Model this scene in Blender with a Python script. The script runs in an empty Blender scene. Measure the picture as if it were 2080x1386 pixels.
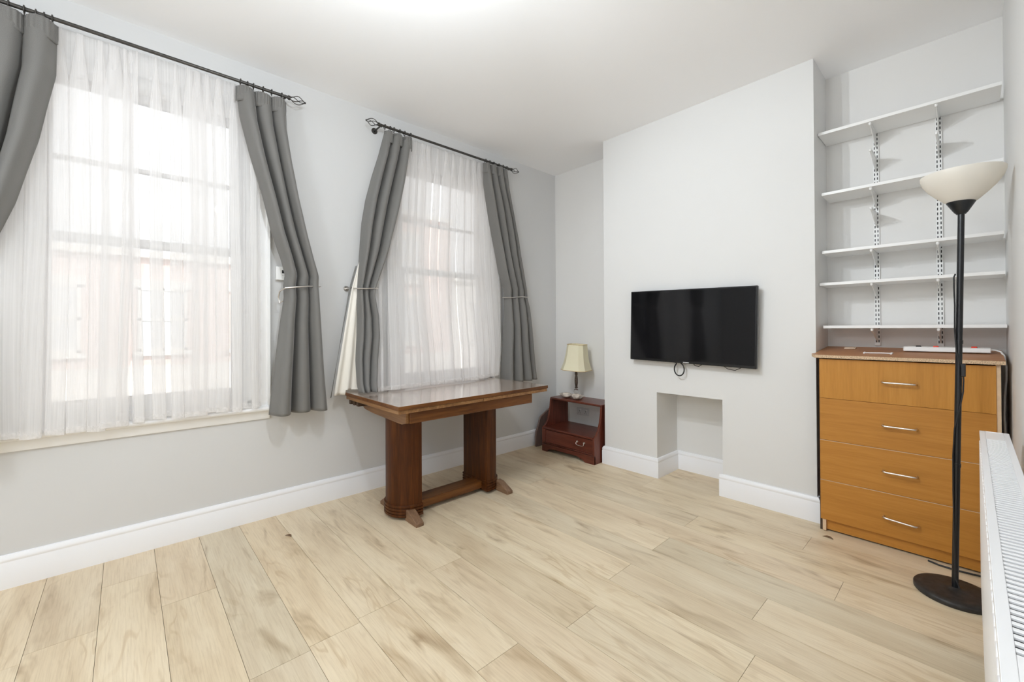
import bpy, bmesh, math, random
from mathutils import Vector, Matrix
random.seed(7)
S = bpy.context.scene
COL = S.collection
PI = math.pi

# ------------------------------------------------------------------ camera
CX, CY, CZ = 2.9496, 0.0, 1.16
YAW, PIT, ROL = 0.8292, 0.0062, -0.0050
fw = Vector((-math.sin(YAW)*math.cos(PIT), math.cos(YAW)*math.cos(PIT), math.sin(PIT)))
rt = Vector((math.cos(YAW), math.sin(YAW), 0))
up = rt.cross(fw)
c_, s_ = math.cos(ROL), math.sin(ROL)
r2 = rt*c_ + up*s_
u2 = up*c_ - rt*s_
cam_d = bpy.data.cameras.new('camera')
cam = bpy.data.objects.new('camera', cam_d)
COL.objects.link(cam)
M = Matrix((r2, u2, -fw)).transposed().to_4x4()
M.translation = Vector((CX, CY, CZ))
cam.matrix_world = M
cam_d.sensor_width = 36
cam_d.lens = 36*854.03/2080
cam_d.shift_x = (1040-1038.59)/2080
cam_d.shift_y = (662.24-693)/2080
cam_d.clip_start = 0.02
S.camera = cam

# ------------------------------------------------------------------ light and exposure
S.view_settings.view_transform = 'Standard'
S.view_settings.look = 'None'
S.view_settings.gamma = 1
S.view_settings.use_curve_mapping = False
S.view_settings.exposure = 0.26
S.cycles.diffuse_bounces = 8
S.cycles.max_bounces = 16
S.cycles.transparent_max_bounces = 16
S.cycles.sample_clamp_indirect = 6.0
S.cycles.caustics_reflective = False
S.cycles.caustics_refractive = False

W = bpy.data.worlds.new('sky'); S.world = W
W.use_nodes = True
wn = W.node_tree.nodes; wl = W.node_tree.links
wn.clear()
wo = wn.new('ShaderNodeOutputWorld'); wb = wn.new('ShaderNodeBackground')
wt = wn.new('ShaderNodeTexCoord'); wno = wn.new('ShaderNodeTexNoise'); wr = wn.new('ShaderNodeValToRGB')
wno.inputs['Scale'].default_value = 1.6; wno.inputs['Detail'].default_value = 4
wr.color_ramp.elements[0].color = (0.90, 0.93, 0.97, 1); wr.color_ramp.elements[1].color = (1, 1, 1, 1)
wl.new(wt.outputs['Generated'], wno.inputs['Vector']); wl.new(wno.outputs['Fac'], wr.inputs['Fac'])
wl.new(wr.outputs['Color'], wb.inputs['Color']); wl.new(wb.outputs[0], wo.inputs[0])
wb.inputs['Strength'].default_value = 1.75

def light(name, kind, loc, energy, color=(1, 1, 1), **k):
    d = bpy.data.lights.new(name, kind)
    d.energy = energy; d.color = color
    for a, v in k.items(): setattr(d, a, v)
    o = bpy.data.objects.new(name, d); COL.objects.link(o); o.location = loc
    return o
# ceiling pendant bulb near the middle of the room (just above the frame)
light('pendant_bulb', 'POINT', (1.70, 0.64, 2.33), 27, (0.86, 0.94, 1.0), shadow_soft_size=0.03)
# added spot with no real fitting, strengthens shadows on breast and alcove
sp = light('added_shadow_spot', 'SPOT', (1.45, 0.70, 2.50), 46, (0.90, 0.955, 1.0), shadow_soft_size=0.025, spot_size=math.radians(100), spot_blend=0.7)
sp.rotation_euler = (Vector((1.95, 3.3, 1.0))-Vector((1.45, 0.70, 2.50))).to_track_quat('-Z', 'Y').to_euler()
# added fill light behind the camera, no lamp known there
light('rear_fill_light', 'POINT', (1.95, -1.20, 2.15), 33, (0.86, 0.94, 1.0), shadow_soft_size=0.16)
# sun on the street side: lights the houses opposite, does not reach into the room
sun = light('sun', 'SUN', (6, 4, 9), 3.2, (1, 0.97, 0.93), angle=0.03)
sun.rotation_euler = Vector((-0.80, -0.30, -0.62)).to_track_quat('-Z', 'Y').to_euler()

# ------------------------------------------------------------------ materials
def mat(name, col=(0.8, 0.8, 0.8), rough=0.6, metal=0.0, spec=0.5, bump=None, vary=None, coat=0.0, ior=None, emit=None):
    m = bpy.data.materials.new(name); m.use_nodes = True
    n = m.node_tree.nodes; l = m.node_tree.links
    b = n['Principled BSDF']
    b.inputs['Base Color'].default_value = (*col, 1)
    b.inputs['Roughness'].default_value = rough
    b.inputs['Metallic'].default_value = metal
    b.inputs['Specular IOR Level'].default_value = spec
    b.inputs['Coat Weight'].default_value = coat
    if ior: b.inputs['IOR'].default_value = ior
    tc = n.new('ShaderNodeTexCoord')
    if vary:   # (scale, amount)
        t = n.new('ShaderNodeTexNoise'); t.inputs['Scale'].default_value = vary[0]; t.inputs['Detail'].default_value = 5
        r = n.new('ShaderNodeValToRGB')
        a = vary[1]
        r.color_ramp.elements[0].position = 0.3; r.color_ramp.elements[1].position = 0.7
        r.color_ramp.elements[0].color = (*[max(0, c*(1-a)) for c in col], 1)
        r.color_ramp.elements[1].color = (*[min(1, c*(1+a)) for c in col], 1)
        l.new(tc.outputs['Object'], t.inputs['Vector']); l.new(t.outputs['Fac'], r.inputs['Fac']); l.new(r.outputs['Color'], b.inputs['Base Color'])
    if bump:   # (scale, strength, distance)
        t = n.new('ShaderNodeTexNoise'); t.inputs['Scale'].default_value = bump[0]; t.inputs['Detail'].default_value = 6
        bp = n.new('ShaderNodeBump'); bp.inputs['Strength'].default_value = bump[1]; bp.inputs['Distance'].default_value = bump[2]
        l.new(tc.outputs['Object'], t.inputs['Vector']); l.new(t.outputs['Fac'], bp.inputs['Height']); l.new(bp.outputs[0], b.inputs['Normal'])
    return m

def wood(name, stops, axis='X', scale=1.0, rough=0.4, stretch=12, bump=0.06, spec=0.5, rings=0.35, coat=0.0):
    """procedural wood, grain along `axis`; stops = list of (pos, colour)"""
    m = bpy.data.materials.new(name); m.use_nodes = True
    n = m.node_tree.nodes; l = m.node_tree.links; b = n['Principled BSDF']
    tc = n.new('ShaderNodeTexCoord'); mp = n.new('ShaderNodeMapping')
    sc = [stretch*scale]*3; sc['XYZ'.index(axis)] = 1.0*scale
    mp.inputs['Scale'].default_value = sc
    l.new(tc.outputs['Object'], mp.inputs['Vector'])
    n1 = n.new('ShaderNodeTexNoise'); n1.inputs['Scale'].default_value = 1.6; n1.inputs['Detail'].default_value = 7; n1.inputs['Roughness'].default_value = 0.6; n1.inputs['Distortion'].default_value = 0.6
    n2 = n.new('ShaderNodeTexNoise'); n2.inputs['Scale'].default_value = 9; n2.inputs['Detail'].default_value = 5
    l.new(mp.outputs[0], n1.inputs['Vector']); l.new(mp.outputs[0], n2.inputs['Vector'])
    mx = n.new('ShaderNodeMix'); mx.data_type = 'FLOAT'; mx.inputs[0].default_value = rings
    l.new(n1.outputs['Fac'], mx.inputs[2]); l.new(n2.outputs['Fac'], mx.inputs[3])
    r = n.new('ShaderNodeValToRGB'); cr = r.color_ramp
    while len(cr.elements) < len(stops): cr.elements.new(0.5)
    for e, (p, c) in zip(cr.elements, stops): e.position = p; e.color = (*c, 1)
    l.new(mx.outputs[0], r.inputs['Fac']); l.new(r.outputs['Color'], b.inputs['Base Color'])
    bp = n.new('ShaderNodeBump'); bp.inputs['Strength'].default_value = bump; bp.inputs['Distance'].default_value = 0.002
    l.new(n2.outputs['Fac'], bp.inputs['Height']); l.new(bp.outputs[0], b.inputs['Normal'])
    b.inputs['Roughness'].default_value = rough; b.inputs['Specular IOR Level'].default_value = spec
    if coat: b.inputs['Coat Weight'].default_value = coat; b.inputs['Coat Roughness'].default_value = 0.12
    return m

def sheer_mat():
    m = bpy.data.materials.new('sheer_voile'); m.use_nodes = True
    n = m.node_tree.nodes; l = m.node_tree.links; n.clear()
    out = n.new('ShaderNodeOutputMaterial')
    tr = n.new('ShaderNodeBsdfTransparent'); tr.inputs[0].default_value = (1.0, 0.99, 0.985, 1)
    tl = n.new('ShaderNodeBsdfTranslucent'); tl.inputs[0].default_value = (0.94, 0.935, 0.935, 1)
    df = n.new('ShaderNodeBsdfDiffuse'); df.inputs[0].default_value = (0.95, 0.95, 0.95, 1)
    m1 = n.new('ShaderNodeMixShader'); m1.inputs[0].default_value = 0.5
    m2 = n.new('ShaderNodeMixShader')
    # weave: fine vertical streaks change how dense the voile is
    at = n.new('ShaderNodeUVMap'); at.uv_map = 'cloth'
    mp = n.new('ShaderNodeMapping'); mp.inputs['Scale'].default_value = (140, 1.5, 1)
    nz = n.new('ShaderNodeTexNoise'); nz.inputs['Scale'].default_value = 1.0; nz.inputs['Detail'].default_value = 3
    mr = n.new('ShaderNodeMapRange'); mr.inputs['From Min'].default_value = 0.3; mr.inputs['From Max'].default_value = 0.7
    mr.inputs['To Min'].default_value = 0.42; mr.inputs['To Max'].default_value = 0.62
    l.new(at.outputs[0], mp.inputs['Vector']); l.new(mp.outputs[0], nz.inputs['Vector']); l.new(nz.outputs['Fac'], mr.inputs['Value'])
    l.new(tl.outputs[0], m1.inputs[1]); l.new(df.outputs[0], m1.inputs[2])
    l.new(mr.outputs[0], m2.inputs[0]); l.new(tr.outputs[0], m2.inputs[1]); l.new(m1.outputs[0], m2.inputs[2])
    l.new(m2.outputs[0], out.inputs[0])
    return m

def glass_mat():
    m = bpy.data.materials.new('window_glass'); m.use_nodes = True
    n = m.node_tree.nodes; l = m.node_tree.links; n.clear()
    out = n.new('ShaderNodeOutputMaterial')
    tr = n.new('ShaderNodeBsdfTransparent'); tr.inputs[0].default_value = (0.97, 0.98, 0.98, 1)
    gl = n.new('ShaderNodeBsdfGlossy'); gl.inputs['Roughness'].default_value = 0.02
    fr = n.new('ShaderNodeFresnel'); fr.inputs['IOR'].default_value = 1.45
    mx = n.new('ShaderNodeMixShader')
    l.new(fr.outputs[0], mx.inputs[0]); l.new(tr.outputs[0], mx.inputs[1]); l.new(gl.outputs[0], mx.inputs[2]); l.new(mx.outputs[0], out.inputs[0])
    return m

def fabric_mat(name, c1, c2, rough=0.75):
    m = bpy.data.materials.new(name); m.use_nodes = True
    n = m.node_tree.nodes; l = m.node_tree.links; b = n['Principled BSDF']
    at = n.new('ShaderNodeUVMap'); at.uv_map = 'cloth'
    mp = n.new('ShaderNodeMapping'); mp.inputs['Scale'].default_value = (300, 900, 1)
    nz = n.new('ShaderNodeTexNoise'); nz.inputs['Scale'].default_value = 1; nz.inputs['Detail'].default_value = 4
    r = n.new('ShaderNodeValToRGB'); r.color_ramp.elements[0].position = .3; r.color_ramp.elements[1].position = .7
    r.color_ramp.elements[0].color = (*c1, 1); r.color_ramp.elements[1].color = (*c2, 1)
    l.new(at.outputs[0], mp.inputs['Vector']); l.new(mp.outputs[0], nz.inputs['Vector']); l.new(nz.outputs['Fac'], r.inputs['Fac'])
    l.new(r.outputs['Color'], b.inputs['Base Color'])
    bp = n.new('ShaderNodeBump'); bp.inputs['Strength'].default_value = 0.15; bp.inputs['Distance'].default_value = 0.0008
    l.new(nz.outputs['Fac'], bp.inputs['Height']); l.new(bp.outputs[0], b.inputs['Normal'])
    b.inputs['Roughness'].default_value = rough
    b.inputs['Sheen Weight'].default_value = 0.25; b.inputs['Sheen Roughness'].default_value = 0.4
    b.inputs['Specular IOR Level'].default_value = 0.35
    return m

def floor_mat():
    m = bpy.data.materials.new('oak_laminate'); m.use_nodes = True
    n = m.node_tree.nodes; l = m.node_tree.links; b = n['Principled BSDF']
    uv = n.new('ShaderNodeUVMap'); uv.uv_map = 'plank'
    def noise(scale, sx, sy, detail=6, dist=0.0, rough=0.55):
        mp = n.new('ShaderNodeMapping'); mp.inputs['Scale'].default_value = (sx, sy, 1); l.new(uv.outputs[0], mp.inputs['Vector'])
        t = n.new('ShaderNodeTexNoise'); t.inputs['Scale'].default_value = scale; t.inputs['Detail'].default_value = detail
        t.inputs['Distortion'].default_value = dist; t.inputs['Roughness'].default_value = rough
        l.new(mp.outputs[0], t.inputs['Vector']); return t
    def ramp(src, stops):
        r = n.new('ShaderNodeValToRGB'); cr = r.color_ramp
        while len(cr.elements) < len(stops): cr.elements.new(0.5)
        for e, (p, c) in zip(cr.elements, stops): e.position = p; e.color = (*c, 1)
        l.new(src, r.inputs['Fac']); return r
    def mixc(mode, fac, a, bb):
        x = n.new('ShaderNodeMix'); x.data_type = 'RGBA'; x.blend_type = mode
        if isinstance(fac, float): x.inputs[0].default_value = fac
        else: l.new(fac, x.inputs[0])
        l.new(a, x.inputs[6]); l.new(bb, x.inputs[7]); return x
    big = noise(1.0, 1.6, 9.0, 4, 0.4)
    base = ramp(big.outputs['Fac'], [(0.28, (0.64, 0.51, 0.345)), (0.5, (0.74, 0.615, 0.435)), (0.75, (0.81, 0.695, 0.515))])
    # long fine grain
    fine = noise(1.0, 6, 170, 8, 0.3, 0.7)
    fr = ramp(fine.outputs['Fac'], [(0.30, (0.80, 0.76, 0.70)), (0.52, (1, 1, 1)), (0.8, (1.07, 1.07, 1.06))])
    c1 = mixc('MULTIPLY', 0.75, base.outputs[0], fr.outputs[0])
    # cathedral rings: contour lines of a stretched distorted field
    fld = noise(1.0, 2.2, 11, 2, 0.5, 0.4)
    mu = n.new('ShaderNodeMath'); mu.operation = 'MULTIPLY'; mu.inputs[1].default_value = 38.0; l.new(fld.outputs['Fac'], mu.inputs[0])
    sn = n.new('ShaderNodeMath'); sn.operation = 'SINE'; l.new(mu.outputs[0], sn.inputs[0])
    rr = ramp(sn.outputs[0], [(0.0, (1, 1, 1)), (0.55, (1, 1, 1)), (0.95, (0.86, 0.81, 0.74))])
    msk = noise(1.0, 1.2, 4.0, 2)
    mskr = ramp(msk.outputs['Fac'], [(0.50, (0, 0, 0)), (0.68, (1, 1, 1))])
    c2 = mixc('MULTIPLY', mskr.outputs[0], c1.outputs[2], rr.outputs[0])
    # grey brown smudges and knots
    kn = noise(1.0, 2.6, 13.0, 3, 0.8)
    kr = ramp(kn.outputs['Fac'], [(0.56, (1, 1, 1)), (0.67, (0.80, 0.76, 0.71)), (0.77, (0.50, 0.42, 0.35))])
    c3 = mixc('MULTIPLY', 0.85, c2.outputs[2], kr.outputs[0])
    # board to board tone
    at = n.new('ShaderNodeAttribute'); at.attribute_name = 'tone'
    c4 = mixc('MULTIPLY', 1.0, c3.outputs[2], at.outputs['Color'])
    l.new(c4.outputs[2], b.inputs['Base Color'])
    ro = n.new('ShaderNodeMapRange'); ro.inputs['To Min'].default_value = 0.34; ro.inputs['To Max'].default_value = 0.5
    l.new(fine.outputs['Fac'], ro.inputs['Value']); l.new(ro.outputs[0], b.inputs['Roughness'])
    bp = n.new('ShaderNodeBump'); bp.inputs['Strength'].default_value = 0.12; bp.inputs['Distance'].default_value = 0.001
    l.new(fine.outputs['Fac'], bp.inputs['Height']); l.new(bp.outputs[0], b.inputs['Normal'])
    return m

M_WALL = mat('wall_paint_dimmed', (0.65, 0.65, 0.65), 0.7, spec=0.3, bump=(16, 0.12, 0.004), vary=(1.2, 0.015))  # one wall paint for all; darkened here to offset strong lamp light
M_ALC = mat('wall_paint_lifted', (0.78, 0.77, 0.755), 0.7, spec=0.3, bump=(16, 0.12, 0.004), vary=(1.2, 0.015))  # same wall paint, lightened to make up for weak light in the alcoves
M_BREAST = mat('wall_paint_toned', (0.735, 0.733, 0.725), 0.7, spec=0.3, bump=(16, 0.12, 0.004), vary=(1.2, 0.015))  # same wall paint, tone shifted to even out the light on it
M_CEIL = mat('ceiling_paint', (0.94, 0.94, 0.95), 0.8, spec=0.2, bump=(10, 0.08, 0.004))
M_TRIM = mat('gloss_white_paint', (0.86, 0.865, 0.89), 0.35, bump=(30, 0.05, 0.002))
M_FRAME = mat('window_white_paint', (0.86, 0.86, 0.86), 0.4, bump=(40, 0.04, 0.002))
M_FLOOR = floor_mat()
M_SUB = mat('plank_gap', (0.10, 0.07, 0.045), 0.9)
M_GLASS = glass_mat()
M_SHEER = sheer_mat()
M_FAB = fabric_mat('grey_curtain', (0.135, 0.131, 0.124), (0.225, 0.218, 0.207))
M_LIN = fabric_mat('cream_lining', (0.80, 0.76, 0.69), (0.86, 0.83, 0.77), 0.85)
M_ROD = mat('gunmetal', (0.085, 0.08, 0.075), 0.38, metal=0.8, vary=(60, 0.3))
M_NICKEL = mat('brushed_nickel', (0.74, 0.70, 0.66), 0.3, metal=1.0)
M_TBL = wood('walnut_table', [(0.3, (0.028, 0.007, 0.001)), (0.5, (0.072, 0.020, 0.003)), (0.72, (0.135, 0.044, 0.008))], 'Z', 1.0, 0.45, 14, 0.08, spec=0.22)
M_TBLY = wood('walnut_rail', [(0.3, (0.06, 0.019, 0.005)), (0.5, (0.135, 0.048, 0.011)), (0.72, (0.22, 0.09, 0.024))], 'Y', 1.0, 0.36, 14, 0.08, spec=0.35)
M_TBLTOP = wood('pale_varnished_top', [(0.3, (0.24, 0.17, 0.13)), (0.5, (0.36, 0.27, 0.21)), (0.75, (0.50, 0.41, 0.34))], 'Y', 1.0, 0.22, 9, 0.04, spec=1.0, coat=1.0)  # paler, greyer tones than the rest of the table
M_TBLEND = wood('walnut_end', [(0.3, (0.13, 0.055, 0.018)), (0.5, (0.24, 0.115, 0.04)), (0.72, (0.40, 0.22, 0.09))], 'X', 1.0, 0.4, 12, 0.08)
M_FOOT = wood('worn_foot', [(0.3, (0.10, 0.05, 0.028)), (0.6, (0.25, 0.145, 0.08)), (0.8, (0.36, 0.24, 0.15))], 'X', 2.0, 0.5, 8, 0.1)
M_CHEST = wood('cherry_laminate', [(0.25, (0.38, 0.155, 0.022)), (0.5, (0.475, 0.205, 0.034)), (0.8, (0.55, 0.255, 0.052))], 'X', 1.3, 0.42, 16, 0.03, spec=0.35)
M_CHESTV = wood('cherry_laminate_upright', [(0.25, (0.40, 0.17, 0.022)), (0.5, (0.50, 0.22, 0.034)), (0.8, (0.58, 0.275, 0.052))], 'Z', 1.3, 0.42, 16, 0.03, spec=0.35)
M_CHTOP = wood('cherry_top', [(0.25, (0.34, 0.145, 0.055)), (0.6, (0.45, 0.21, 0.09)), (0.85, (0.55, 0.29, 0.14))], 'X', 1.3, 0.4, 12, 0.03)
M_CHIP = mat('raw_chipboard', (0.60, 0.44, 0.29), 0.9, vary=(260, 0.5), bump=(200, 0.5, 0.002))
M_EDGE = mat('beige_edge_strip', (0.68, 0.50, 0.33), 0.6, vary=(30, 0.1))
M_DARKIN = mat('dark_gap_board', (0.06, 0.035, 0.02), 0.8)
M_MAH = wood('mahogany', [(0.3, (0.050, 0.012, 0.007)), (0.5, (0.115, 0.026, 0.014)), (0.75, (0.19, 0.052, 0.026))], 'X', 1.5, 0.3, 12, 0.05)
M_MAHV = wood('mahogany_upright', [(0.3, (0.055, 0.013, 0.008)), (0.5, (0.12, 0.028, 0.015)), (0.75, (0.19, 0.052, 0.026))], 'Z', 1.5, 0.3, 12, 0.05)
M_MAHB = wood('dull_brown_board', [(0.3, (0.10, 0.06, 0.05)), (0.6, (0.19, 0.13, 0.11)), (0.8, (0.26, 0.19, 0.16))], 'Z', 1.5, 0.45, 12, 0.05)
M_SHELF = mat('white_melamine', (0.86, 0.86, 0.855), 0.35, vary=(4, 0.01))
M_BRK = mat('white_powder_coat', (0.84, 0.84, 0.83), 0.35)
M_SLOT = mat('slot_black', (0.025, 0.025, 0.027), 0.8)
M_BLACK = mat('black_gloss_plastic', (0.008, 0.008, 0.009), 0.25)
M_SCREEN = mat('tv_glass', (0.005, 0.005, 0.006), 0.07, ior=1.4, vary=(3, 0.2))
M_CABLE = mat('black_rubber', (0.012, 0.012, 0.013), 0.5)
M_LAMPK = mat('black_enamel', (0.006, 0.007, 0.009), 0.28)
M_LBASE = mat('dusty_black_base', (0.022, 0.020, 0.019), 0.5, vary=(45, 0.6), bump=(80, 0.2, 0.001))
M_WPLAST = mat('white_plastic', (0.84, 0.84, 0.83), 0.35)
M_RED = mat('red_neon_switch', (0.75, 0.05, 0.02), 0.3)
M_RAD = mat('radiator_enamel', (0.88, 0.88, 0.89), 0.3)
M_RADIN = mat('radiator_shade_tone', (0.05, 0.05, 0.052), 0.8)  # near-black colour stands in for shade inside the grille slots
M_STONE = mat('veined_onyx', (0.62, 0.55, 0.48), 0.25, vary=(38, 0.35))
M_BRONZE = mat('dark_bronze', (0.10, 0.075, 0.06), 0.35, metal=0.7, vary=(80, 0.4))
M_SCRAP = mat('pale_wood_scrap', (0.72, 0.58, 0.44), 0.7)
M_LEAF = mat('dry_leaf', (0.16, 0.09, 0.045), 0.8)
M_BRICK = None

def shade_mat(name, col, trans=0.45):
    m = bpy.data.materials.new(name); m.use_nodes = True
    n = m.node_tree.nodes; l = m.node_tree.links; n.clear()
    out = n.new('ShaderNodeOutputMaterial')
    d = n.new('ShaderNodeBsdfDiffuse'); d.inputs[0].default_value = (*col, 1)
    t = n.new('ShaderNodeBsdfTranslucent'); t.inputs[0].default_value = (*col, 1)
    g = n.new('ShaderNodeBsdfGlossy'); g.inputs['Roughness'].default_value = 0.35
    m1 = n.new('ShaderNodeMixShader'); m1.inputs[0].default_value = trans
    m2 = n.new('ShaderNodeMixShader'); m2.inputs[0].default_value = 0.04
    tc = n.new('ShaderNodeTexCoord'); nz = n.new('ShaderNodeTexNoise'); nz.inputs['Scale'].default_value = 7
    r = n.new('ShaderNodeValToRGB'); r.color_ramp.elements[0].color = (*[c*0.93 for c in col], 1); r.color_ramp.elements[1].color = (*[min(1, c*1.05) for c in col], 1)
    l.new(tc.outputs['Object'], nz.inputs['Vector']); l.new(nz.outputs['Fac'], r.inputs['Fac'])
    l.new(r.outputs[0], d.inputs[0]); l.new(r.outputs[0], t.inputs[0])
    l.new(d.outputs[0], m1.inputs[1]); l.new(t.outputs[0], m1.inputs[2]); l.new(m1.outputs[0], m2.inputs[1]); l.new(g.outputs[0], m2.inputs[2]); l.new(m2.outputs[0], out.inputs[0])
    return m
M_BOWL = shade_mat('frosted_ivory_bowl', (0.95, 0.92, 0.86), 0.4)
M_SHADE = shade_mat('cream_silk_shade', (0.99, 0.93, 0.75), 0.35)

def brick_mat():
    m = bpy.data.materials.new('pink_brick'); m.use_nodes = True
    n = m.node_tree.nodes; l = m.node_tree.links; b = n['Principled BSDF']
    tc = n.new('ShaderNodeTexCoord'); mp = n.new('ShaderNodeMapping'); mp.inputs['Rotation'].default_value = (0, PI/2, PI/2)
    sp = n.new('ShaderNodeSeparateXYZ'); cb = n.new('ShaderNodeCombineXYZ')
    l.new(tc.outputs['Object'], sp.inputs[0]); l.new(sp.outputs['Y'], cb.inputs['X']); l.new(sp.outputs['Z'], cb.inputs['Y'])
    br = n.new('ShaderNodeTexBrick'); br.inputs['Scale'].default_value = 1.0
    br.inputs['Brick Width'].default_value = 0.22; br.inputs['Row Height'].default_value = 0.075; br.inputs['Mortar Size'].default_value = 0.008
    br.inputs['Color1'].default_value = (0.72, 0.52, 0.47, 1); br.inputs['Color2'].default_value = (0.78, 0.60, 0.55, 1); br.inputs['Mortar'].default_value = (0.6, 0.55, 0.5, 1)
    l.new(cb.outputs[0], br.inputs['Vector']); l.new(br.outputs['Color'], b.inputs['Base Color']); b.inputs['Roughness'].default_value = 0.9
    return m
M_BRICK = brick_mat()
M_STUCCO = mat('cream_render', (0.80, 0.77, 0.72), 0.9, vary=(2, 0.05))
M_HGLASS = mat('house_window_glass', (0.62, 0.63, 0.64), 0.4)
M_SLATE = mat('roof_slate', (0.30, 0.30, 0.33), 0.8, vary=(5, 0.2))
M_STREET = mat('street_asphalt', (0.35, 0.35, 0.35), 0.9, vary=(1, 0.1))

# ------------------------------------------------------------------ mesh helpers
class MB:
    def __init__(s): s.bm = bmesh.new()
    def verts(s, pts): return [s.bm.verts.new(p) for p in pts]
    def box(s, x0, x1, y0, y1, z0, z1, mi=0, rot=None):
        v = s.verts([(x, y, z) for x in (x0, x1) for y in (y0, y1) for z in (z0, z1)])
        if rot:   # (Matrix, pivot)
            for q in v: q.co = rot[0] @ (q.co - rot[1]) + rot[1]
        for f in ((0, 1, 3, 2), (4, 6, 7, 5), (0, 4, 5, 1), (2, 3, 7, 6), (0, 2, 6, 4), (1, 5, 7, 3)):
            fc = s.bm.faces.new([v[i] for i in f]); fc.material_index = mi
        return s
    def prism(s, pts2, axis, a, b, mi=0):
        """extrude polygon pts2 along axis from a to b; pts2 are the two other coords in xyz order"""
        def mk(p, t):
            q = list(p); q.insert('xyz'.index(axis), t); return q
        A = s.verts([mk(p, a) for p in pts2]); B = s.verts([mk(p, b) for p in pts2])
        n = len(A)
        f1 = s.bm.faces.new(A); f2 = s.bm.faces.new(B[::-1]); f1.material_index = f2.material_index = mi
        for i in range(n):
            f = s.bm.faces.new([A[i], A[(i+1) % n], B[(i+1) % n], B[i]][::-1]); f.material_index = mi
        return s
    def ring(s, c, r, axis_v, ref, seg, ry=None):
        w = axis_v.normalized(); u = ref - w*ref.dot(w)
        if u.length < 1e-6: u = w.orthogonal()
        u.normalize(); v = w.cross(u)
        return s.verts([c + u*math.cos(2*PI*i/seg)*r + v*math.sin(2*PI*i/seg)*(ry or r) for i in range(seg)])
    def tube(s, pts, r, seg=10, cap=True, closed=False, mi=0):
        pts = [Vector(p) for p in pts]; n = len(pts); rings = []
        ref = None
        rs = r if isinstance(r, (list, tuple)) else [r]*n
        for i, p in enumerate(pts):
            if closed: d = pts[(i+1) % n] - pts[i-1]
            else: d = pts[min(i+1, n-1)] - pts[max(i-1, 0)]
            if d.length < 1e-9: d = Vector((0, 0, 1))
            d.normalize()
            if ref is None: ref = d.orthogonal().normalized()
            ref = (ref - d*ref.dot(d))
            if ref.length < 1e-6: ref = d.orthogonal()
            ref.normalize()
            rings.append(s.ring(p, rs[i], d, ref, seg))
        m = n if closed else n-1
        for i in range(m):
            a, b = rings[i], rings[(i+1) % n]
            for k in range(seg):
                f = s.bm.faces.new([a[k], a[(k+1) % seg], b[(k+1) % seg], b[k]]); f.material_index = mi; f.smooth = True
        if cap and not closed:
            s.bm.faces.new(rings[0][::-1]).material_index = mi; s.bm.faces.new(rings[-1]).material_index = mi
        return s
    def lathe(s, prof, c=(0, 0, 0), seg=48, closed_prof=False, sx=1, sy=1, mi=0):
        c = Vector(c); rings = []
        for r, z in prof:
            if r < 1e-6: rings.append([s.bm.verts.new(c + Vector((0, 0, z)))])
            else: rings.append(s.verts([c + Vector((r*math.cos(2*PI*i/seg)*sx, r*math.sin(2*PI*i/seg)*sy, z)) for i in range(seg)]))
        m = len(rings) if closed_prof else len(rings)-1
        for i in range(m):
            a, b = rings[i], rings[(i+1) % len(rings)]
            for k in range(seg):
                k2 = (k+1) % seg
                if len(a) == 1 and len(b) == 1: continue
                if len(a) == 1: f = s.bm.faces.new([a[0], b[k2], b[k]])
                elif len(b) == 1: f = s.bm.faces.new([a[k], a[k2], b[0]])
                else: f = s.bm.faces.new([a[k], a[k2], b[k2], b[k]])
                f.smooth = True; f.material_index = mi
        return s
    def build(s, name, mats, parent=None, bevel=None, sharp=40, loc=None, fixn=True):
        me = bpy.data.meshes.new(name)
        if fixn: bmesh.ops.recalc_face_normals(s.bm, faces=s.bm.faces)
        s.bm.to_mesh(me); s.bm.free()
        for m in (mats if isinstance(mats, (list, tuple)) else [mats]): me.materials.append(m)
        for p in me.polygons: p.use_smooth = True
        me.set_sharp_from_angle(angle=math.radians(sharp))
        o = bpy.data.objects.new(name, me); COL.objects.link(o)
        if bevel:
            b = o.modifiers.new('bevel', 'BEVEL'); b.width = bevel; b.segments = 2; b.limit_method = 'ANGLE'; b.angle_limit = math.radians(50)
            b.harden_normals = False
        if parent is not None:
            o.parent = parent
            o.matrix_parent_inverse = Matrix.Translation(-Vector(parent_world(parent)))
        return o

def parent_world(p):
    v = Vector((0, 0, 0)); q = p
    while q is not None:
        v = v + Vector(q.location); 
        if q.parent is not None: v = v + q.matrix_parent_inverse.translation
        q = q.parent
    return v

def thing(name, label, cat, loc, group=None):
    o = bpy.data.objects.new(name, None); COL.objects.link(o); o.location = loc
    o.empty_display_size = 0.05
    o['label'] = label; o['category'] = cat
    if group: o['group'] = group
    return o
def tag(o, label, cat, group=None, kind=None):
    o['label'] = label; o['category'] = cat
    if group: o['group'] = group
    if kind: o['kind'] = kind
    return o
def struct(o):
    o['kind'] = 'structure'; return o
def copy_tree(o, d, parent=None):
    c = o.copy(); COL.objects.link(c)
    if parent is None: c.location = Vector(o.location) + Vector(d)
    else: c.parent = parent
    for ch in list(o.children): copy_tree(ch, (0, 0, 0), c)
    return c

# ------------------------------------------------------------------ the room
X1, X2 = 0.824, 2.327          # chimney breast
YB, YA, YR = 3.031, 3.34, 3.35
WX, H, YK = 3.075, 2.767, -1.75
NX0, NX1, NZ = 1.305, 1.791, 0.660   # niche in the breast
WIN = [(-0.385, 0.585, 0.69, 2.50), (1.51, 2.48, 0.69, 2.50)]   # y0, y1, z0, z1

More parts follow.
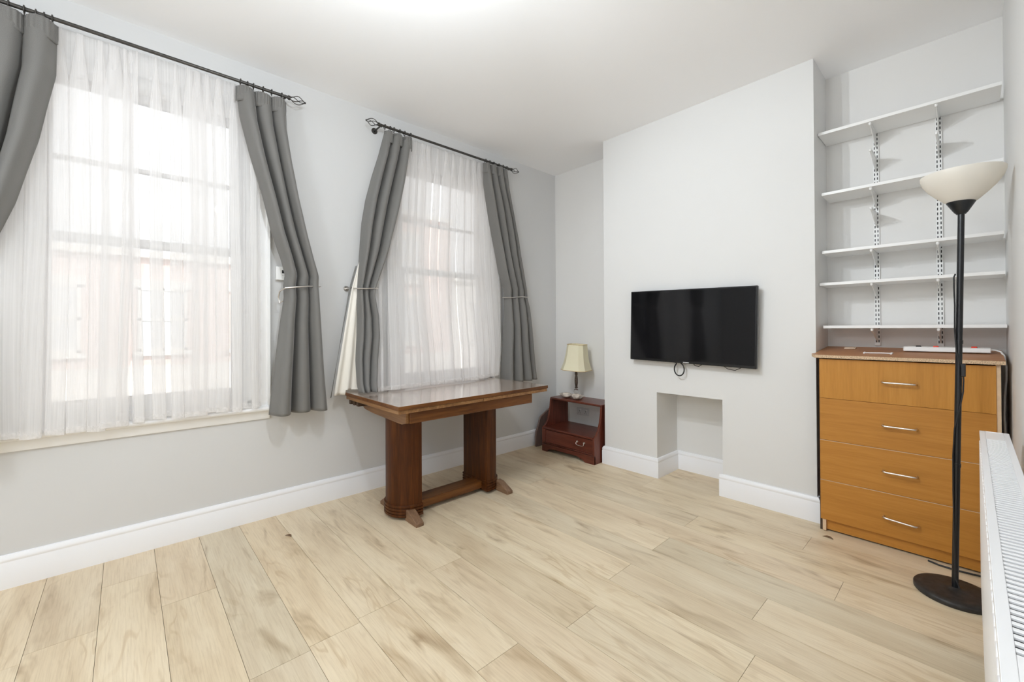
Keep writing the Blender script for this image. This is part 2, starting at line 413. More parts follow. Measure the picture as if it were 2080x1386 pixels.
# floor: separate boards, running along x
me_uv = []
def build_floor():
    bm = bmesh.new(); uvl = bm.loops.layers.uv.new('plank'); cl = bm.loops.layers.color.new('tone')
    known = {-2: 0.655, -1: 0.30, 0: 0.65, 1: 1.33, 2: 1.31, 3: 1.285, 4: 1.815, 5: 1.20, 6: 1.885, 7: 2.427, 8: 1.815, 9: 2.355, 10: 1.82, 11: 2.551, 12: 1.812, 13: 2.35}
    w = 0.1912; L = 1.83; g = 0.0007
    rnd = random.Random(11)
    for k in range(-11, 19):
        y0 = 0.11 + w*k; y1 = y0 + w
        if y1 < YK - 0.2 or y0 > 3.5: continue
        j = known.get(k, rnd.uniform(0.2, 2.6))
        xs = [j - 2*L, j - L, j, j + L, j + 2*L]
        for a, b in zip(xs, xs[1:]):
            a2, b2 = max(a, -0.05), min(b, WX + 0.05)
            if b2 - a2 < 0.01: continue
            ya, yb = max(y0, YK-0.05), min(y1, 3.36)
            if yb <= ya: continue
            vs = [bm.verts.new((x, y, z)) for z in (0, -0.008) for x, y in ((a2+g, ya+g), (b2-g, ya+g), (b2-g, yb-g), (a2+g, yb-g))]
            t = rnd.uniform(0.95, 1.03); tr = rnd.uniform(-0.012, 0.012)
            ox, oy = rnd.uniform(0, 60), rnd.uniform(0, 60)
            fs = [bm.faces.new(vs[:4])] + [bm.faces.new([vs[i], vs[4+i], vs[4+(i+1) % 4], vs[(i+1) % 4]]) for i in range(4)]
            for f in fs:
                for lp in f.loops:
                    lp[uvl].uv = (lp.vert.co.x + ox, lp.vert.co.y + oy)
                    lp[cl] = (t+tr, t, t-tr, 1)
    v = [bm.verts.new(p) for p in ((-0.3, YK-0.2, -0.003), (WX+0.2, YK-0.2, -0.003), (WX+0.2, 3.6, -0.003), (-0.3, 3.6, -0.003))]
    f = bm.faces.new(v); f.material_index = 1
    me = bpy.data.meshes.new('floor'); bm.to_mesh(me); bm.free()
    me.materials.append(M_FLOOR); me.materials.append(M_SUB)
    o = bpy.data.objects.new('floor', me); COL.objects.link(o); struct(o)
build_floor()

struct(MB().box(-0.3, WX+0.2, YK-0.2, 3.6, H, H+0.12).build('ceiling', M_CEIL))
# window wall
m = MB()
T = -0.26
ys = [YK-0.2, WIN[0][0], WIN[0][1], WIN[1][0], WIN[1][1], 3.6]
m.box(T, 0, ys[0], ys[1], -0.02, H+0.02); m.box(T, 0, ys[2], ys[3], -0.02, H+0.02); m.box(T, 0, ys[4], ys[5], -0.02, H+0.02)
for (a, b, c, d) in WIN:
    m.box(T, 0, a, b, -0.02, c); m.box(T, 0, a, b, d, H+0.02)
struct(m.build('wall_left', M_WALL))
# fireplace side
m = MB()
m.box(-0.05, X1+0.01, YA, 3.6, -0.02, H+0.02)
m.box(X2-0.01, WX+0.1, YR, 3.6, -0.02, H+0.02)
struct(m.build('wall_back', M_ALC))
m = MB()
m.box(X1, NX0, YB, 3.6, -0.02, H+0.02); m.box(NX1, X2, YB, 3.6, -0.02, H+0.02)
m.box(NX0, NX1, YB, 3.6, NZ, H+0.02); m.box(NX0, NX1, 3.36, 3.6, -0.02, NZ)
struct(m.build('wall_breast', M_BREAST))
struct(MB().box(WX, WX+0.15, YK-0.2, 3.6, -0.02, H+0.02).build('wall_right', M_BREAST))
m = MB()
m.box(-0.3, 0.95, YK-0.15, YK, -0.02, H+0.02); m.box(2.95, WX+0.1, YK-0.15, YK, -0.02, H+0.02)
m.box(0.95, 2.95, YK-0.15, YK, -0.02, 0.45); m.box(0.95, 2.95, YK-0.15, YK, 2.45, H+0.02)
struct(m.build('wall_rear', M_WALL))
m = MB()  # unseen rear window, added to let in fill daylight
for x in (0.95, 1.60, 2.27, 2.92): m.box(x, x+0.04, YK-0.12, YK-0.06, 0.45, 2.45)
m.box(0.95, 2.95, YK-0.12, YK-0.06, 0.45, 0.5); m.box(0.95, 2.95, YK-0.12, YK-0.06, 2.4, 2.45)
struct(m.build('added_fill_window', M_FRAME))

# skirting boards
BB = [(0, 0), (0.018, 0), (0.018, 0.113), (0.0155, 0.117), (0.0155, 0.121), (0.0175, 0.125), (0.0165, 0.133), (0.011, 0.142), (0.008, 0.148), (0, 0.150)]
def skirt(name, path):
    """path: list of (x,y) on the wall line, room on the left-hand normal side; mitred"""
    bm = bmesh.new(); n = len(path); rings = []
    for i, p in enumerate(path):
        p = Vector(p)
        def nor(a, b):
            d = (Vector(b)-Vector(a)).normalized(); return Vector((d.y, -d.x))
        if i == 0: off = nor(path[0], path[1])
        elif i == n-1: off = nor(path[-2], path[-1])
        else:
            a, b = nor(path[i-1], path[i]), nor(path[i], path[i+1]); off = (a+b); off = off/off.length; off = off/max(0.3, off.dot(a))
        rings.append([bm.verts.new((p.x+off.x*d, p.y+off.y*d, z)) for d, z in BB])
    k = len(BB)
    for a, b in zip(rings, rings[1:]):
        for i in range(k): bm.faces.new([a[i], a[(i+1) % k], b[(i+1) % k], b[i]])
    bm.faces.new(rings[0]); bm.faces.new(rings[-1][::-1])
    s = MB(); s.bm.free(); s.bm = bm
    return struct(s.build(name, M_TRIM, sharp=35))
skirt('baseboard_left', [(0, YK), (0, YA)])
skirt('baseboard_back', [(0.0, YA), (X1, YA), (X1, YB), (NX0, YB), (NX0, 3.36), (NX1, 3.36), (NX1, YB+0.0)])
skirt('baseboard_breast', [(NX1-0.02, YB), (X2, YB), (X2, YR)])
skirt('baseboard_right', [(WX, 3.35), (WX, YK)])

# sash windows
def sash_window(name, y0, y1, z0, z1):
    root = bpy.data.objects.new(name, None); COL.objects.link(root); root.location = (0, (y0+y1)/2, z0); struct(root)
    a, b = y0, y1
    m = MB()      # box frame and reveal linings
    m.box(-0.16, -0.02, a, a+0.045, z0, z1); m.box(-0.16, -0.02, b-0.045, b, z0, z1)
    m.box(-0.16, -0.02, a, b, z1-0.05, z1); m.box(-0.20, -0.02, a, b, z0, z0+0.04)
    for y in (a+0.045, b-0.057): m.box(-0.062, -0.05, y, y+0.012, z0+0.04, z1-0.05)
    m.build('frame', M_FRAME, root, bevel=0.003)
    m = MB()      # architrave with a moulded edge
    cw = 0.074
    for (u0, u1) in ((a-cw, a+0.004), (b-0.004, b+cw)): m.box(0, 0.016, u0, u1, z0, z1+cw)
    m.box(0, 0.016, a-cw, b+cw, z1-0.004, z1+cw)
    for (u0, u1) in ((a-cw, a-cw+0.02), (b+cw-0.02, b+cw)): m.box(0.0, 0.028, u0, u1, z0, z1+cw)
    m.box(0.0, 0.028, a-cw, b+cw, z1+cw-0.02, z1+cw)
    m.box(-0.02, 0.012, a-0.008, a+0.008, z0, z1); m.box(-0.02, 0.012, b-0.008, b+0.008, z0, z1)
    m.build('casing', M_FRAME, root, bevel=0.003)
    zm = 1.632
    for nm, xa, xb, za, zb, bt, tp in (('lower_sash', -0.105, -0.068, z0+0.035, zm+0.02, 0.085, 0.045), ('upper_sash', -0.146, -0.109, zm-0.022, z1-0.035, 0.045, 0.06)):
        m = MB(); ya, yb = a+0.047, b-0.047; st = 0.068
        m.box(xa, xb, ya, ya+st, za, zb); m.box(xa, xb, yb-st, yb, za, zb)
        m.box(xa, xb, ya+st, yb-st, za, za+bt); m.box(xa, xb, ya+st, yb-st, zb-tp, zb)
        if nm == 'upper_sash': m.box(xa+0.004, xb-0.004, ya+st, yb-st, 2.022, 2.046)
        sh = m.build(nm, M_FRAME, root, bevel=0.003)
        g = MB().box((xa+xb)/2-0.002, (xa+xb)/2+0.002, ya+st-0.005, yb-st+0.005, za+bt-0.005, zb-tp+0.005)
        g.build('glass_pane', M_GLASS, sh)
        if nm == 'lower_sash':
            l = MB()
            for yy in (ya+st+0.12, yb-st-0.12): l.tube([(xb, yy-0.02, za+0.04), (xb+0.018, yy-0.02, za+0.045), (xb+0.018, yy+0.02, za+0.045), (xb, yy+0.02, za+0.04)], 0.004, 8)
            l.build('sash_lift', M_FRAME, sh)
    m = MB()
    n0 = [( -0.02, z0-0.028), (0.040, z0-0.028), (0.049, z0-0.022), (0.053, z0-0.013), (0.049, z0-0.004), (0.040, z0+0.002), (-0.02, z0+0.002)]
    m.prism([(x, z) for x, z in n0], 'y', a-0.11, b+0.085)
    m.prism([(0, z0-0.028), (0.024, z0-0.028), (0.020, z0-0.045), (0.016, z0-0.070), (0.012, z0-0.078), (0, z0-0.078)], 'y', a-0.09, b+0.07)
    m.build('window_sill', M_FRAME, root, sharp=50)
sash_window('window_1', *WIN[0])
sash_window('window_2', *WIN[1])

# ------------------------------------------------------------------ curtains
def lerp(a, b, t): return a+(b-a)*t
def interp(rows, z):
    """rows sorted by falling z: (z, ...values); smooth interpolation"""
    if z >= rows[0][0]: return rows[0][1:]
    for p, q in zip(rows, rows[1:]):
        if z >= q[0]:
            t = (p[0]-z)/(p[0]-q[0])
            return [lerp(u, v, t) for u, v in zip(p[1:], q[1:])]
    return rows[-1][1:]
def smooth_rows(rows, it=2):
    return rows
def cloth(name, grid, mats, parent=None, thick=None, uvscale=(1, 1)):
    """grid[r][c] -> mesh sheet with a 'cloth' uv map (metres)"""
    bm = bmesh.new(); uvl = bm.loops.layers.uv.new('cloth')
    V = [[bm.verts.new(p) for p in row] for row in grid]
    R, C = len(grid), len(grid[0])
    for r in range(R-1):
        for c in range(C-1):
            f = bm.faces.new([V[r][c], V[r+1][c], V[r+1][c+1], V[r][c+1]]); f.smooth = True
            for lp, (rr, cc) in zip(f.loops, ((r, c), (r+1, c), (r+1, c+1), (r, c+1))):
                lp[uvl].uv = (cc/(C-1)*uvscale[0], rr/(R-1)*uvscale[1])
    me = bpy.data.meshes.new(name); bm.to_mesh(me); bm.free()
    for m in mats: me.materials.append(m)
    o = bpy.data.objects.new(name, me); COL.objects.link(o)
    if thick:
        s = o.modifiers.new('thickness', 'SOLIDIFY'); s.thickness = thick; s.offset = -1
        if len(mats) > 1: s.material_offset = 1
    if parent is not None:
        o.parent = parent; o.matrix_parent_inverse = Matrix.Translation(-Vector(parent_world(parent)))
    return o

def fold_fn(n, seed, jit=0.22):
    rnd = random.Random(seed)
    w = [1+rnd.uniform(-jit, jit) for _ in range(n)]
    tot = sum(w); edges = [0]
    for x in w: edges.append(edges[-1]+x/tot)
    amp = [rnd.uniform(0.75, 1.15) for _ in range(n)]
    def f(s):
        for i in range(n):
            if s <= edges[i+1] or i == n-1:
                t = (s-edges[i])/(edges[i+1]-edges[i]); ph = 2*PI*t
                return -1+2*(1-abs(math.cos(PI*t))**2.2)*amp[i], math.sin(ph)
    return f

def curtain(name, label, rows, n, seed, zs, cols=170, gather=0.14, phase=-1, parent_loc=None, lean=None, group='grey tied back curtains'):
    """rows: (z, yL, yR, amp, xc).  Sheet of n folds, grey outside, cream lining inside."""
    root = thing(name, label, 'curtain', parent_loc, group)
    F = fold_fn(n, seed)
    grid = []
    rnd = random.Random(seed+1)
    ph = [rnd.uniform(0, 6.28) for _ in range(6)]
    for z in zs:
        yl, yr, amp, xc = interp(rows, z)[:4]
        row = []
        for c in range(cols):
            s = c/(cols-1)
            # a little drift of the folds with height
            s2 = min(1, max(0, s + 0.010*math.sin(3.1*z+ph[0])*math.sin(PI*s)))
            fx, fy = F(s2)
            w = (yr-yl)/n
            y = lerp(yl, yr, s) + gather*w*fy*math.sin(PI*min(1, max(0, s)))**0.3*phase
            x = xc + 0.35*amp + 1.3*amp*fx + 0.003*math.sin(9*z+ph[1]+7*s) 
            if lean: x += lean(s, z)
            row.append((x, y, z))
        grid.append(row)
    cl = cloth('fabric', grid, [M_FAB, M_LIN], root, thick=0.0035, uvscale=(1.3, 2.0))
    return root, F

def header(root, F, row0, n):
    """gathered heading band with a stitched tape line, following the folds"""
    z0, y0, y1, amp, xc = row0
    grid = []; C = 200
    for zz, k, dx in ((0.012, 1.12, 0.0015), (0.004, 1.10, 0.003), (-0.045, 1.05, 0.0045), (-0.056, 1.0, 0.0015), (-0.062, 1.0, 0.0035), (-0.075, 0.98, 0.0005)):
        row = []
        for c in range(C):
            s = c/(C-1); fx, fy = F(s); w = (y1-y0)/n
            row.append((xc+0.35*amp+1.3*amp*fx*k+dx+0.0022*math.sin(2*PI*s*31)*(1 if zz > -0.06 else 0.3), lerp(y0-0.002, y1+0.002, s)-0.14*w*fy*math.sin(PI*s)**0.3, z0+zz))
        grid.append(row)
    cloth('heading_tape', grid, [M_FAB], root, thick=0.002, uvscale=(1.3, 0.1))

def tie(root_name, label, pts, knob, loc):
    r = thing(root_name, label, 'curtain holdback', loc, 'metal curtain holdbacks')
    MB().tube(pts, 0.0045, 10).build('arm', M_NICKEL, r)
    k = Vector(knob)
    m = MB(); m.tube([(0.0, k.y, k.z), (0.006, k.y, k.z)], 0.018, 20); m.tube([(0.006, k.y, k.z), (k.x, k.y, k.z)], 0.006, 12)
    m.build('wall_plate', M_NICKEL, r)
    return r
def zlist(z0, z1, n): return [lerp(z0, z1, i/(n-1)) for i in range(n)]

RX = 0.12
# curtain left of the near window (runs out of the frame)
rowsA = [(2.560, -0.62, -0.235, 0.016, RX), (2.34, -0.63, -0.240, 0.030, RX), (2.195, -0.64, -0.266, 0.034, RX), (2.03, -0.65, -0.292, 0.036, RX+.005), (1.866, -0.66, -0.330, 0.036, RX+.01),
         (1.728, -0.66, -0.361, 0.036, RX+.01), (1.592, -0.67, -0.405, 0.034, RX), (1.50, -0.66, -0.45, 0.030, RX), (1.43, -0.65, -0.50, 0.022, 0.10), (1.37, -0.66, -0.49, 0.028, 0.10), (1.1, -0.70, -0.455, 0.036, 0.11), (0.64, -0.76, -0.42, 0.042, 0.12)]
cA = curtain('curtain', 'grey lined curtain at left edge, left of the near window', rowsA, 4, 3, zlist(2.560, 0.64, 90), parent_loc=(RX, -0.5, 0.64))
rowsB = [(2.553, 0.464, 0.725, 0.015, RX), (2.40, 0.483, 0.735, 0.028, RX), (2.189, 0.535, 0.765, 0.032, RX), (1.967, 0.598, 0.803, 0.034, RX), (1.755, 0.647, 0.852, 0.034, RX), (1.597, 0.698, 0.893, 0.032, RX),
         (1.50, 0.722, 0.921, 0.028, RX), (1.43, 0.712, 0.922, 0.022, 0.115), (1.36, 0.716, 0.926, 0.026, 0.115), (1.20, 0.694, 0.936, 0.030, 0.115), (1.0, 0.672, 0.948, 0.036, 0.12), (0.85, 0.655, 0.958, 0.040, 0.12), (0.645, 0.635, 0.974, 0.044, 0.12)]
cB = curtain('curtain', 'grey curtain tied back at the right of the near window', rowsB, 3, 9, zlist(2.553, 0.645, 100), parent_loc=(RX, 0.8, 0.64))
rowsC = [(2.577, 1.372, 1.592, 0.015, RX), (2.41, 1.333, 1.558, 0.028, RX), (2.236, 1.280, 1.525, 0.034, RX), (2.065, 1.236, 1.487, 0.036, RX), (1.902, 1.210, 1.446, 0.036, RX), (1.713, 1.195, 1.393, 0.034, RX),
         (1.534, 1.176, 1.326, 0.028, RX), (1.445, 1.166, 1.296, 0.022, 0.12), (1.388, 1.166, 1.288, 0.024, 0.125), (1.243, 1.158, 1.310, 0.022, 0.15), (1.114, 1.143, 1.305, 0.020, 0.18), (0.954, 1.122, 1.275, 0.020, 0.21), (0.80, 1.105, 1.235, 0.022, 0.27), (0.750, 1.106, 1.225, 0.022, 0.30)]
cC = curtain('curtain', 'grey curtain with pale lining showing, left of the far window', rowsC, 3, 21, zlist(2.577, 0.750, 100), parent_loc=(RX, 1.3, 0.75))
# its lining hangs loose to the left of the grey cloth
lin = []
for z in zlist(1.75, 0.72, 50):
    t = (1.75-z)/(1.75-0.72)
    yl = interp([(1.75, 1.235), (1.65, 1.195), (1.443, 1.137), (1.194, 1.093), (0.921, 1.046), (0.70, 1.010)], z)[0]
    yr = interp([(1.75, 1.245), (1.445, 1.20), (1.0, 1.19), (0.72, 1.175)], z)[0]
    row = []
    for c in range(40):
        s = c/39
        y = lerp(yl, yr, s); zz = z
        if y > 1.085: zz = max(z, 0.752)
        row.append((0.095+0.010*math.sin(2*PI*2.3*s+0.6)*t + 0.02*s, y, zz))
    lin.append(row)
cloth('lining', lin, [M_LIN], cC[0], thick=0.002)
hem = []
for z in zlist(1.60, 0.705, 40):
    t = (1.60-z)/(0.895)
    yl = interp([(1.75, 1.235), (1.65, 1.195), (1.443, 1.137), (1.194, 1.093), (0.921, 1.046), (0.70, 1.010)], z)[0]
    hem.append([(0.090-0.012*k, yl-0.002+(0.002+0.028*t)*k/3*0.6-0.012*t, z) for k in range(4)])
cloth('hem', hem, [M_FAB], cC[0], thick=0.002)
rowsD = [(2.585, 2.280, 2.555, 0.015, RX), (2.42, 2.292, 2.572, 0.028, RX), (2.2, 2.339, 2.630, 0.032, RX), (1.974, 2.388, 2.680, 0.034, RX), (1.835, 2.421, 2.705, 0.034, RX), (1.668, 2.461, 2.752, 0.032, RX), (1.514, 2.520, 2.792, 0.028, RX),
         (1.44, 2.530, 2.81, 0.022, 0.115), (1.354, 2.530, 2.836, 0.026, 0.115), (1.19, 2.526, 2.850, 0.032, 0.12), (0.935, 2.502, 2.882, 0.036, 0.12), (0.675, 2.490, 2.915, 0.042, 0.12)]
cD = curtain('curtain', 'grey tied back curtain right of the far window, nearest the corner', rowsD, 4, 33, zlist(2.585, 0.675, 100), parent_loc=(RX, 2.7, 0.67))
for c, r, n in ((cA, rowsA, 4), (cB, rowsB, 3), (cC, rowsC, 3), (cD, rowsD, 4)):
    header(c[0], c[1], r[0], n)

tie('curtain_holdback', 'thin metal holdback arm around the curtain right of the near window', [(0.03, 0.90, 1.432), (0.10, 0.93, 1.440), (0.158, 0.84, 1.430), (0.165, 0.78, 1.422), (0.155, 0.71, 1.412), (0.11, 0.690, 1.395), (0.085, 0.688, 1.36), (0.09, 0.694, 1.325), (0.10, 0.71, 1.335)], (0.03, 0.90, 1.432), (0, 0.9, 1.43))
tie('curtain_holdback', 'metal holdback with wall knob at the left of the far window', [(0.03, 1.135, 1.444), (0.08, 1.145, 1.444), (0.155, 1.155, 1.436), (0.162, 1.20, 1.438), (0.160, 1.285, 1.444), (0.13, 1.31, 1.444)], (0.03, 1.135, 1.444), (0, 1.135, 1.44))
tie('curtain_holdback', 'metal holdback around the curtain nearest the corner', [(0.03, 2.82, 1.45), (0.10, 2.815, 1.455), (0.155, 2.77, 1.452), (0.165, 2.68, 1.452), (0.160, 2.58, 1.440), (0.14, 2.515, 1.438), (0.10, 2.505, 1.44)], (0.03, 2.82, 1.45), (0, 2.82, 1.45))
tie('curtain_holdback', 'metal holdback at the left of the near window', [(0.03, -0.69, 1.43), (0.08, -0.69, 1.43), (0.155, -0.66, 1.43), (0.16, -0.52, 1.43), (0.13, -0.47, 1.43)], (0.03, -0.69, 1.43), (0, -0.69, 1.43))

# nets
def net(name, label, rows, n, seed, zs, cols, amp, gather, loc, group, drape=None, wav=0.006, header_h=0.20):
    F = fold_fn(n, seed, 0.55); rnd = random.Random(seed); ph = [rnd.uniform(0, 6.28) for _ in range(5)]
    grid = []
    for z in zs:
        yl, yr, xc = interp(rows, z)[:3]
        tt = min(1, (zs[0]-z)/0.25)
        row = []
        for c in range(cols):
            s = c/(cols-1)
            s2 = min(1, max(0, s+0.006*math.sin(1.9*z+ph[0]+9*s)))
            fx, fy = F(s2); w = (yr-yl)/n
            a = amp*(0.35+0.65*tt)
            y = lerp(yl, yr, s) + gather*w*fy*(0.5+0.5*tt)*min(1, s*12, (1-s)*12)
            x = xc + a*fx
            zz = z
            if z == zs[-1]: zz = z + wav*math.sin(17*s+ph[1]) + wav*0.7*math.sin(41*s+ph[2])
            p = [x, y, zz]
            if drape: p = drape(p, s, z)
            row.append(tuple(p))
        grid.append(row)
    o = cloth(name, grid, [M_SHEER], None, None, (1.0, 1.0))
    tag(o, label, 'net curtain', group)
    # stitched double heading, part of the same curtain
    hg = []
    for z in (zs[0]+0.012, zs[0]-0.04, zs[0]-0.12, zs[0]-header_h):
        yl, yr, xc = interp(rows, min(z, zs[0]))[:3]
        row = []
        for c in range(cols):
            s = c/(cols-1); fx, fy = F(s); w = (yr-yl)/n
            row.append((xc+0.003+amp*0.4*fx, lerp(yl, yr, s)+0.5*gather*w*fy*min(1, s*12, (1-s)*12), z))
        hg.append(row)
    h = cloth('heading', hg, [M_SHEER], o, None, (1, 0.1))
    # frilled hems down the sides and along the bottom, narrow double strips
    for side in (0, -1):
        g = []
        for r, row in enumerate(grid):
            p = row[side]; sg = 1 if side == 0 else -1
            k = 0.004*math.sin(r*1.7)
            g.append([(p[0]+0.002+k*0.5, p[1]+k*0.4, p[2]), (p[0]+0.003+k, p[1]+sg*0.012+k, p[2])])
        cloth('side_hem', g, [M_SHEER], o)
    g = []
    b = grid[-1]
    cloth('bottom_hem', [[(p[0]+0.002, p[1], p[2]+0.03) for p in b], [(p[0]+0.002, p[1], p[2]+0.002) for p in b]], [M_SHEER], o)
    return o
NXc = 0.066
net('net_curtain', 'sheer white net panel over the left part of the near window', [(2.575, -0.46, 0.015, NXc), (1.6, -0.465, 0.020, NXc), (0.68, -0.47, 0.0, NXc)], 8, 5, zlist(2.575, 0.675, 46), 240, 0.013, 0.85, (0, 0, 0), 'sheer net panels')
net('net_curtain', 'sheer white net panel over the right part of the near window', [(2.582, 0.010, 0.585, NXc), (1.6, 0.012, 0.600, NXc), (0.68, 0.025, 0.600, NXc)], 9, 12, zlist(2.582, 0.690, 46), 240, 0.012, 0.7, (0, 0, 0), 'sheer net panels')
def drape2(p, s, z):
    k = max(0.0, (1.75-z)/1.0); k = min(1, k)
    tgt = lerp(0.27, 0.10, max(0, (s-0.62)/0.38)) if s > 0.62 else lerp(0.30, 0.24, s/0.62)
    off = (tgt-NXc)*k**1.5
    p[0] += off; p[2] = max(p[2], 0.742)
    # stays in line with the window when pulled forward
    return p
net('net_curtain', 'sheer white net curtain over the far window above the table', [(2.60, 1.40, 2.50, NXc), (1.6, 1.32, 2.51, NXc), (1.0, 1.27, 2.50, NXc), (0.742, 1.235, 2.46, NXc)], 16, 8, zlist(2.60, 0.745, 46), 420, 0.013, 0.85, (0, 0, 0), 'sheer net panels', drape=drape2, wav=0.0)

# curtain poles
def finial(m, y, z, d):
    """twisted cage finial of four bars"""
    L = 0.085
    m.tube([(RX, y, z), (RX, y+d*0.012, z)], 0.013, 14)
    for k in range(4):
        pts = []
        for i in range(19):
            t = i/18; r = 0.003+0.021*math.sin(PI*t)**0.9; a = k*PI/2 + 1.9*t
            pts.append((RX+r*math.cos(a), y+d*(0.010+L*t), z+r*math.sin(a)))
        m.tube(pts, 0.0024, 8)
    m.lathe([(0, -0.007), (0.005, -0.005), (0.007, 0), (0.005, 0.005), (0, 0.007)], (RX, y+d*(L+0.012), z), 12)
def pole(label, y0, y1, z, ringys, brk):
    r = thing('curtain_pole', label, 'curtain pole', (RX, y0, z), 'dark metal curtain poles')
    MB().tube([(RX, y0, z), (RX, y1, z)], 0.009, 16).build('rod', M_ROD, r)
    for y, d in ((y0, -1), (y1, 1)):
        m = MB(); finial(m, y, z, d); m.build('finial', M_ROD, r)
    for y in brk:
        m = MB(); m.tube([(0.0, y, z), (0.005, y, z)], 0.022, 20); m.tube([(0.005, y, z), (RX-0.010, y, z)], 0.006, 10)
        m.tube([(RX+0.0125*math.cos(a), y, z+0.0125*math.sin(a)) for a in [PI*0.6+i*0.3 for i in range(12)]], 0.003, 8)
        m.build('bracket', M_ROD, r)
    for y in ringys:
        m = MB(); m.tube([(RX+0.0155*math.cos(a), y, z-0.002+0.0155*math.sin(a)) for a in [2*PI*i/20 for i in range(20)]], 0.0026, 8, closed=True)
        m.tube([(RX+0.0045*math.cos(a), y, z-0.0225+0.0045*math.sin(a)) for a in [2*PI*i/10 for i in range(10)]], 0.0012, 6, closed=True)
        m.build('ring', M_ROD, r)
pole('dark metal pole with cage finials above the near window', -0.66, 0.735, 2.592, [-0.60, -0.545, -0.49, -0.435, -0.38, -0.335, -0.30, -0.275, -0.25, 0.485, 0.52, 0.55, 0.60, 0.645, 0.70], (-0.64, 0.72))
pole('dark metal pole with cage finials above the far window', 1.33, 2.595, 2.617, [1.37, 1.41, 1.44, 1.486, 1.526, 1.575, 2.30, 2.345, 2.39, 2.45, 2.50, 2.545], (1.345, 2.575))

# ------------------------------------------------------------------ thermostat
t = thing('wall_thermostat', 'small white wall thermostat with black display, partly behind the curtain', 'thermostat', (0.0, 0.74, 1.47))
MB().box(0, 0.028, 0.690, 0.812, 1.472, 1.556).build('case', M_WPLAST, t, bevel=0.004)
MB().box(0.027, 0.0292, 0.722, 0.775, 1.515, 1.534).build('display', M_SLOT, t)
m = MB()
for i in range(5): m.box(0.0275, 0.0288, 0.724+i*0.011, 0.731+i*0.011, 1.500, 1.504)
m.box(0.0275, 0.0288, 0.735, 0.752, 1.486, 1.490)
m.build('markings', mat('grey_print', (0.35, 0.35, 0.35), 0.6), t)

# ------------------------------------------------------------------ television
t = thing('television', 'flat black television mounted on the chimney breast', 'television', (1.577, YB, 1.17))
def rotp(m_, ang, piv):
    R = Matrix.Rotation(ang, 4, 'Y')
    for v in m_.bm.verts: v.co = R @ (v.co-piv) + piv
    return m_
PV = Vector((1.577, 2.96, 1.170)); AN = math.radians(1.25)
rotp(MB().box(1.577-.455, 1.577+.455, 2.963, 2.990, 1.170-.269, 1.170+.267), AN, PV).build('housing', M_BLACK, t, bevel=0.004)
rotp(MB().box(1.577-.443, 1.577+.443, 2.9605, 2.9635, 1.170-.249, 1.170+.258), AN, PV).build('screen', M_SCREEN, t)
rotp(MB().box(1.35, 1.80, 2.99, 3.012, 1.02, 1.33), AN, PV).build('rear_housing', M_BLACK, t, bevel=0.006)
MB().box(1.45, 1.70, 3.012, YB+0.001, 1.08, 1.27).build('wall_mount', M_BLACK, t)
m = MB()
for i in range(7): m.box(1.548+i*0.0062, 1.552+i*0.0062, 2.9615, 2.9628, 0.9065-0.0001*i, 0.9115-0.0001*i)
m.build('badge', mat('silver_badge', (0.8, 0.8, 0.8), 0.3), t)
m = MB(); m.tube([(1.470+0.0*i, 2.985, 0.925) for i in range(1)] + [(1.508+0.037*math.cos(a), 2.985, 0.855+0.047*math.sin(a)) for a in [PI*0.68+i*2*PI/26*0.93 for i in range(25)]] , 0.0045, 10)
m.build('cable_loop', M_CABLE, t)
m = MB(); m.tube([(1.60, 3.0, 0.905), (1.62, 3.0, 0.886), (1.645, 3.0, 0.884), (1.67, 3.0, 0.900)], 0.0025, 8); m.build('thin_cable', M_CABLE, t)
m = MB(); m.tube([(1.80, 3.0, 0.905), (1.84, 3.0, 0.878), (1.885, 3.0, 0.872), (1.93, 3.0, 0.895)], 0.0022, 8)
m.build('thin_cable', M_CABLE, t)

# ------------------------------------------------------------------ twin-slot shelving in the right alcove
SY = YR
for i, x in enumerate((2.572, 2.838)):
    r = thing('shelf_upright', ('left' if i == 0 else 'right') + ' white slotted upright rail behind the alcove shelves', 'shelf rail', (x, SY, 1.06), 'slotted shelf uprights')
    MB().box(x-0.0135, x+0.0135, SY-0.012, SY, 1.045, 2.375).build('rail', M_BRK, r, bevel=0.0015)
    m = MB()
    z = 1.065
    while z < 2.36:
        for dx in (-0.0065, 0.0065): m.box(x+dx-0.0021, x+dx+0.0021, SY-0.0125, SY-0.0119, z, z+0.015)
        z += 0.0265
    m.build('slots', M_SLOT, r)
SH = [(2.343, 2.330, 3.062, 'topmost'), (1.972, 2.345, 3.064, 'second from the top'), (1.620, 2.345, 3.064, 'middle'), (1.427, 2.330, 3.066, 'second from the bottom'), (1.168, 2.347, 3.069, 'lowest')]
SF = 3.115
for z, xa, xb, w in SH:
    o = MB().box(xa, xb, SF, SY-0.013, z-0.017, z).build('wall_shelf', M_SHELF, None, bevel=0.001)
    tag(o, 'white alcove shelf, %s of the five' % w, 'shelf', 'white shelves in the alcove')
def bracket(x, z, label):
    m = MB()
    m.prism([(SY-0.013, z), (SF+0.012, z), (SF+0.010, z-0.014), (SF+0.05, z-0.026), (SY-0.013, z-0.085)], 'x', x-0.0022, x+0.0022)
    m.prism([(SY-0.013, z), (SF+0.008, z), (SF+0.008, z-0.004), (SY-0.013, z-0.004)], 'x', x-0.006, x+0.006)
    m.lathe([(0, 0.004), (0.006, 0.002), (0.0075, -0.005), (0.005, -0.012), (0, -0.014)], (x, SF+0.012, z-0.003), 10)
    o = m.build('shelf_bracket', M_BRK, None, bevel=0.0008)
    tag(o, label, 'shelf bracket', 'white shelf brackets')
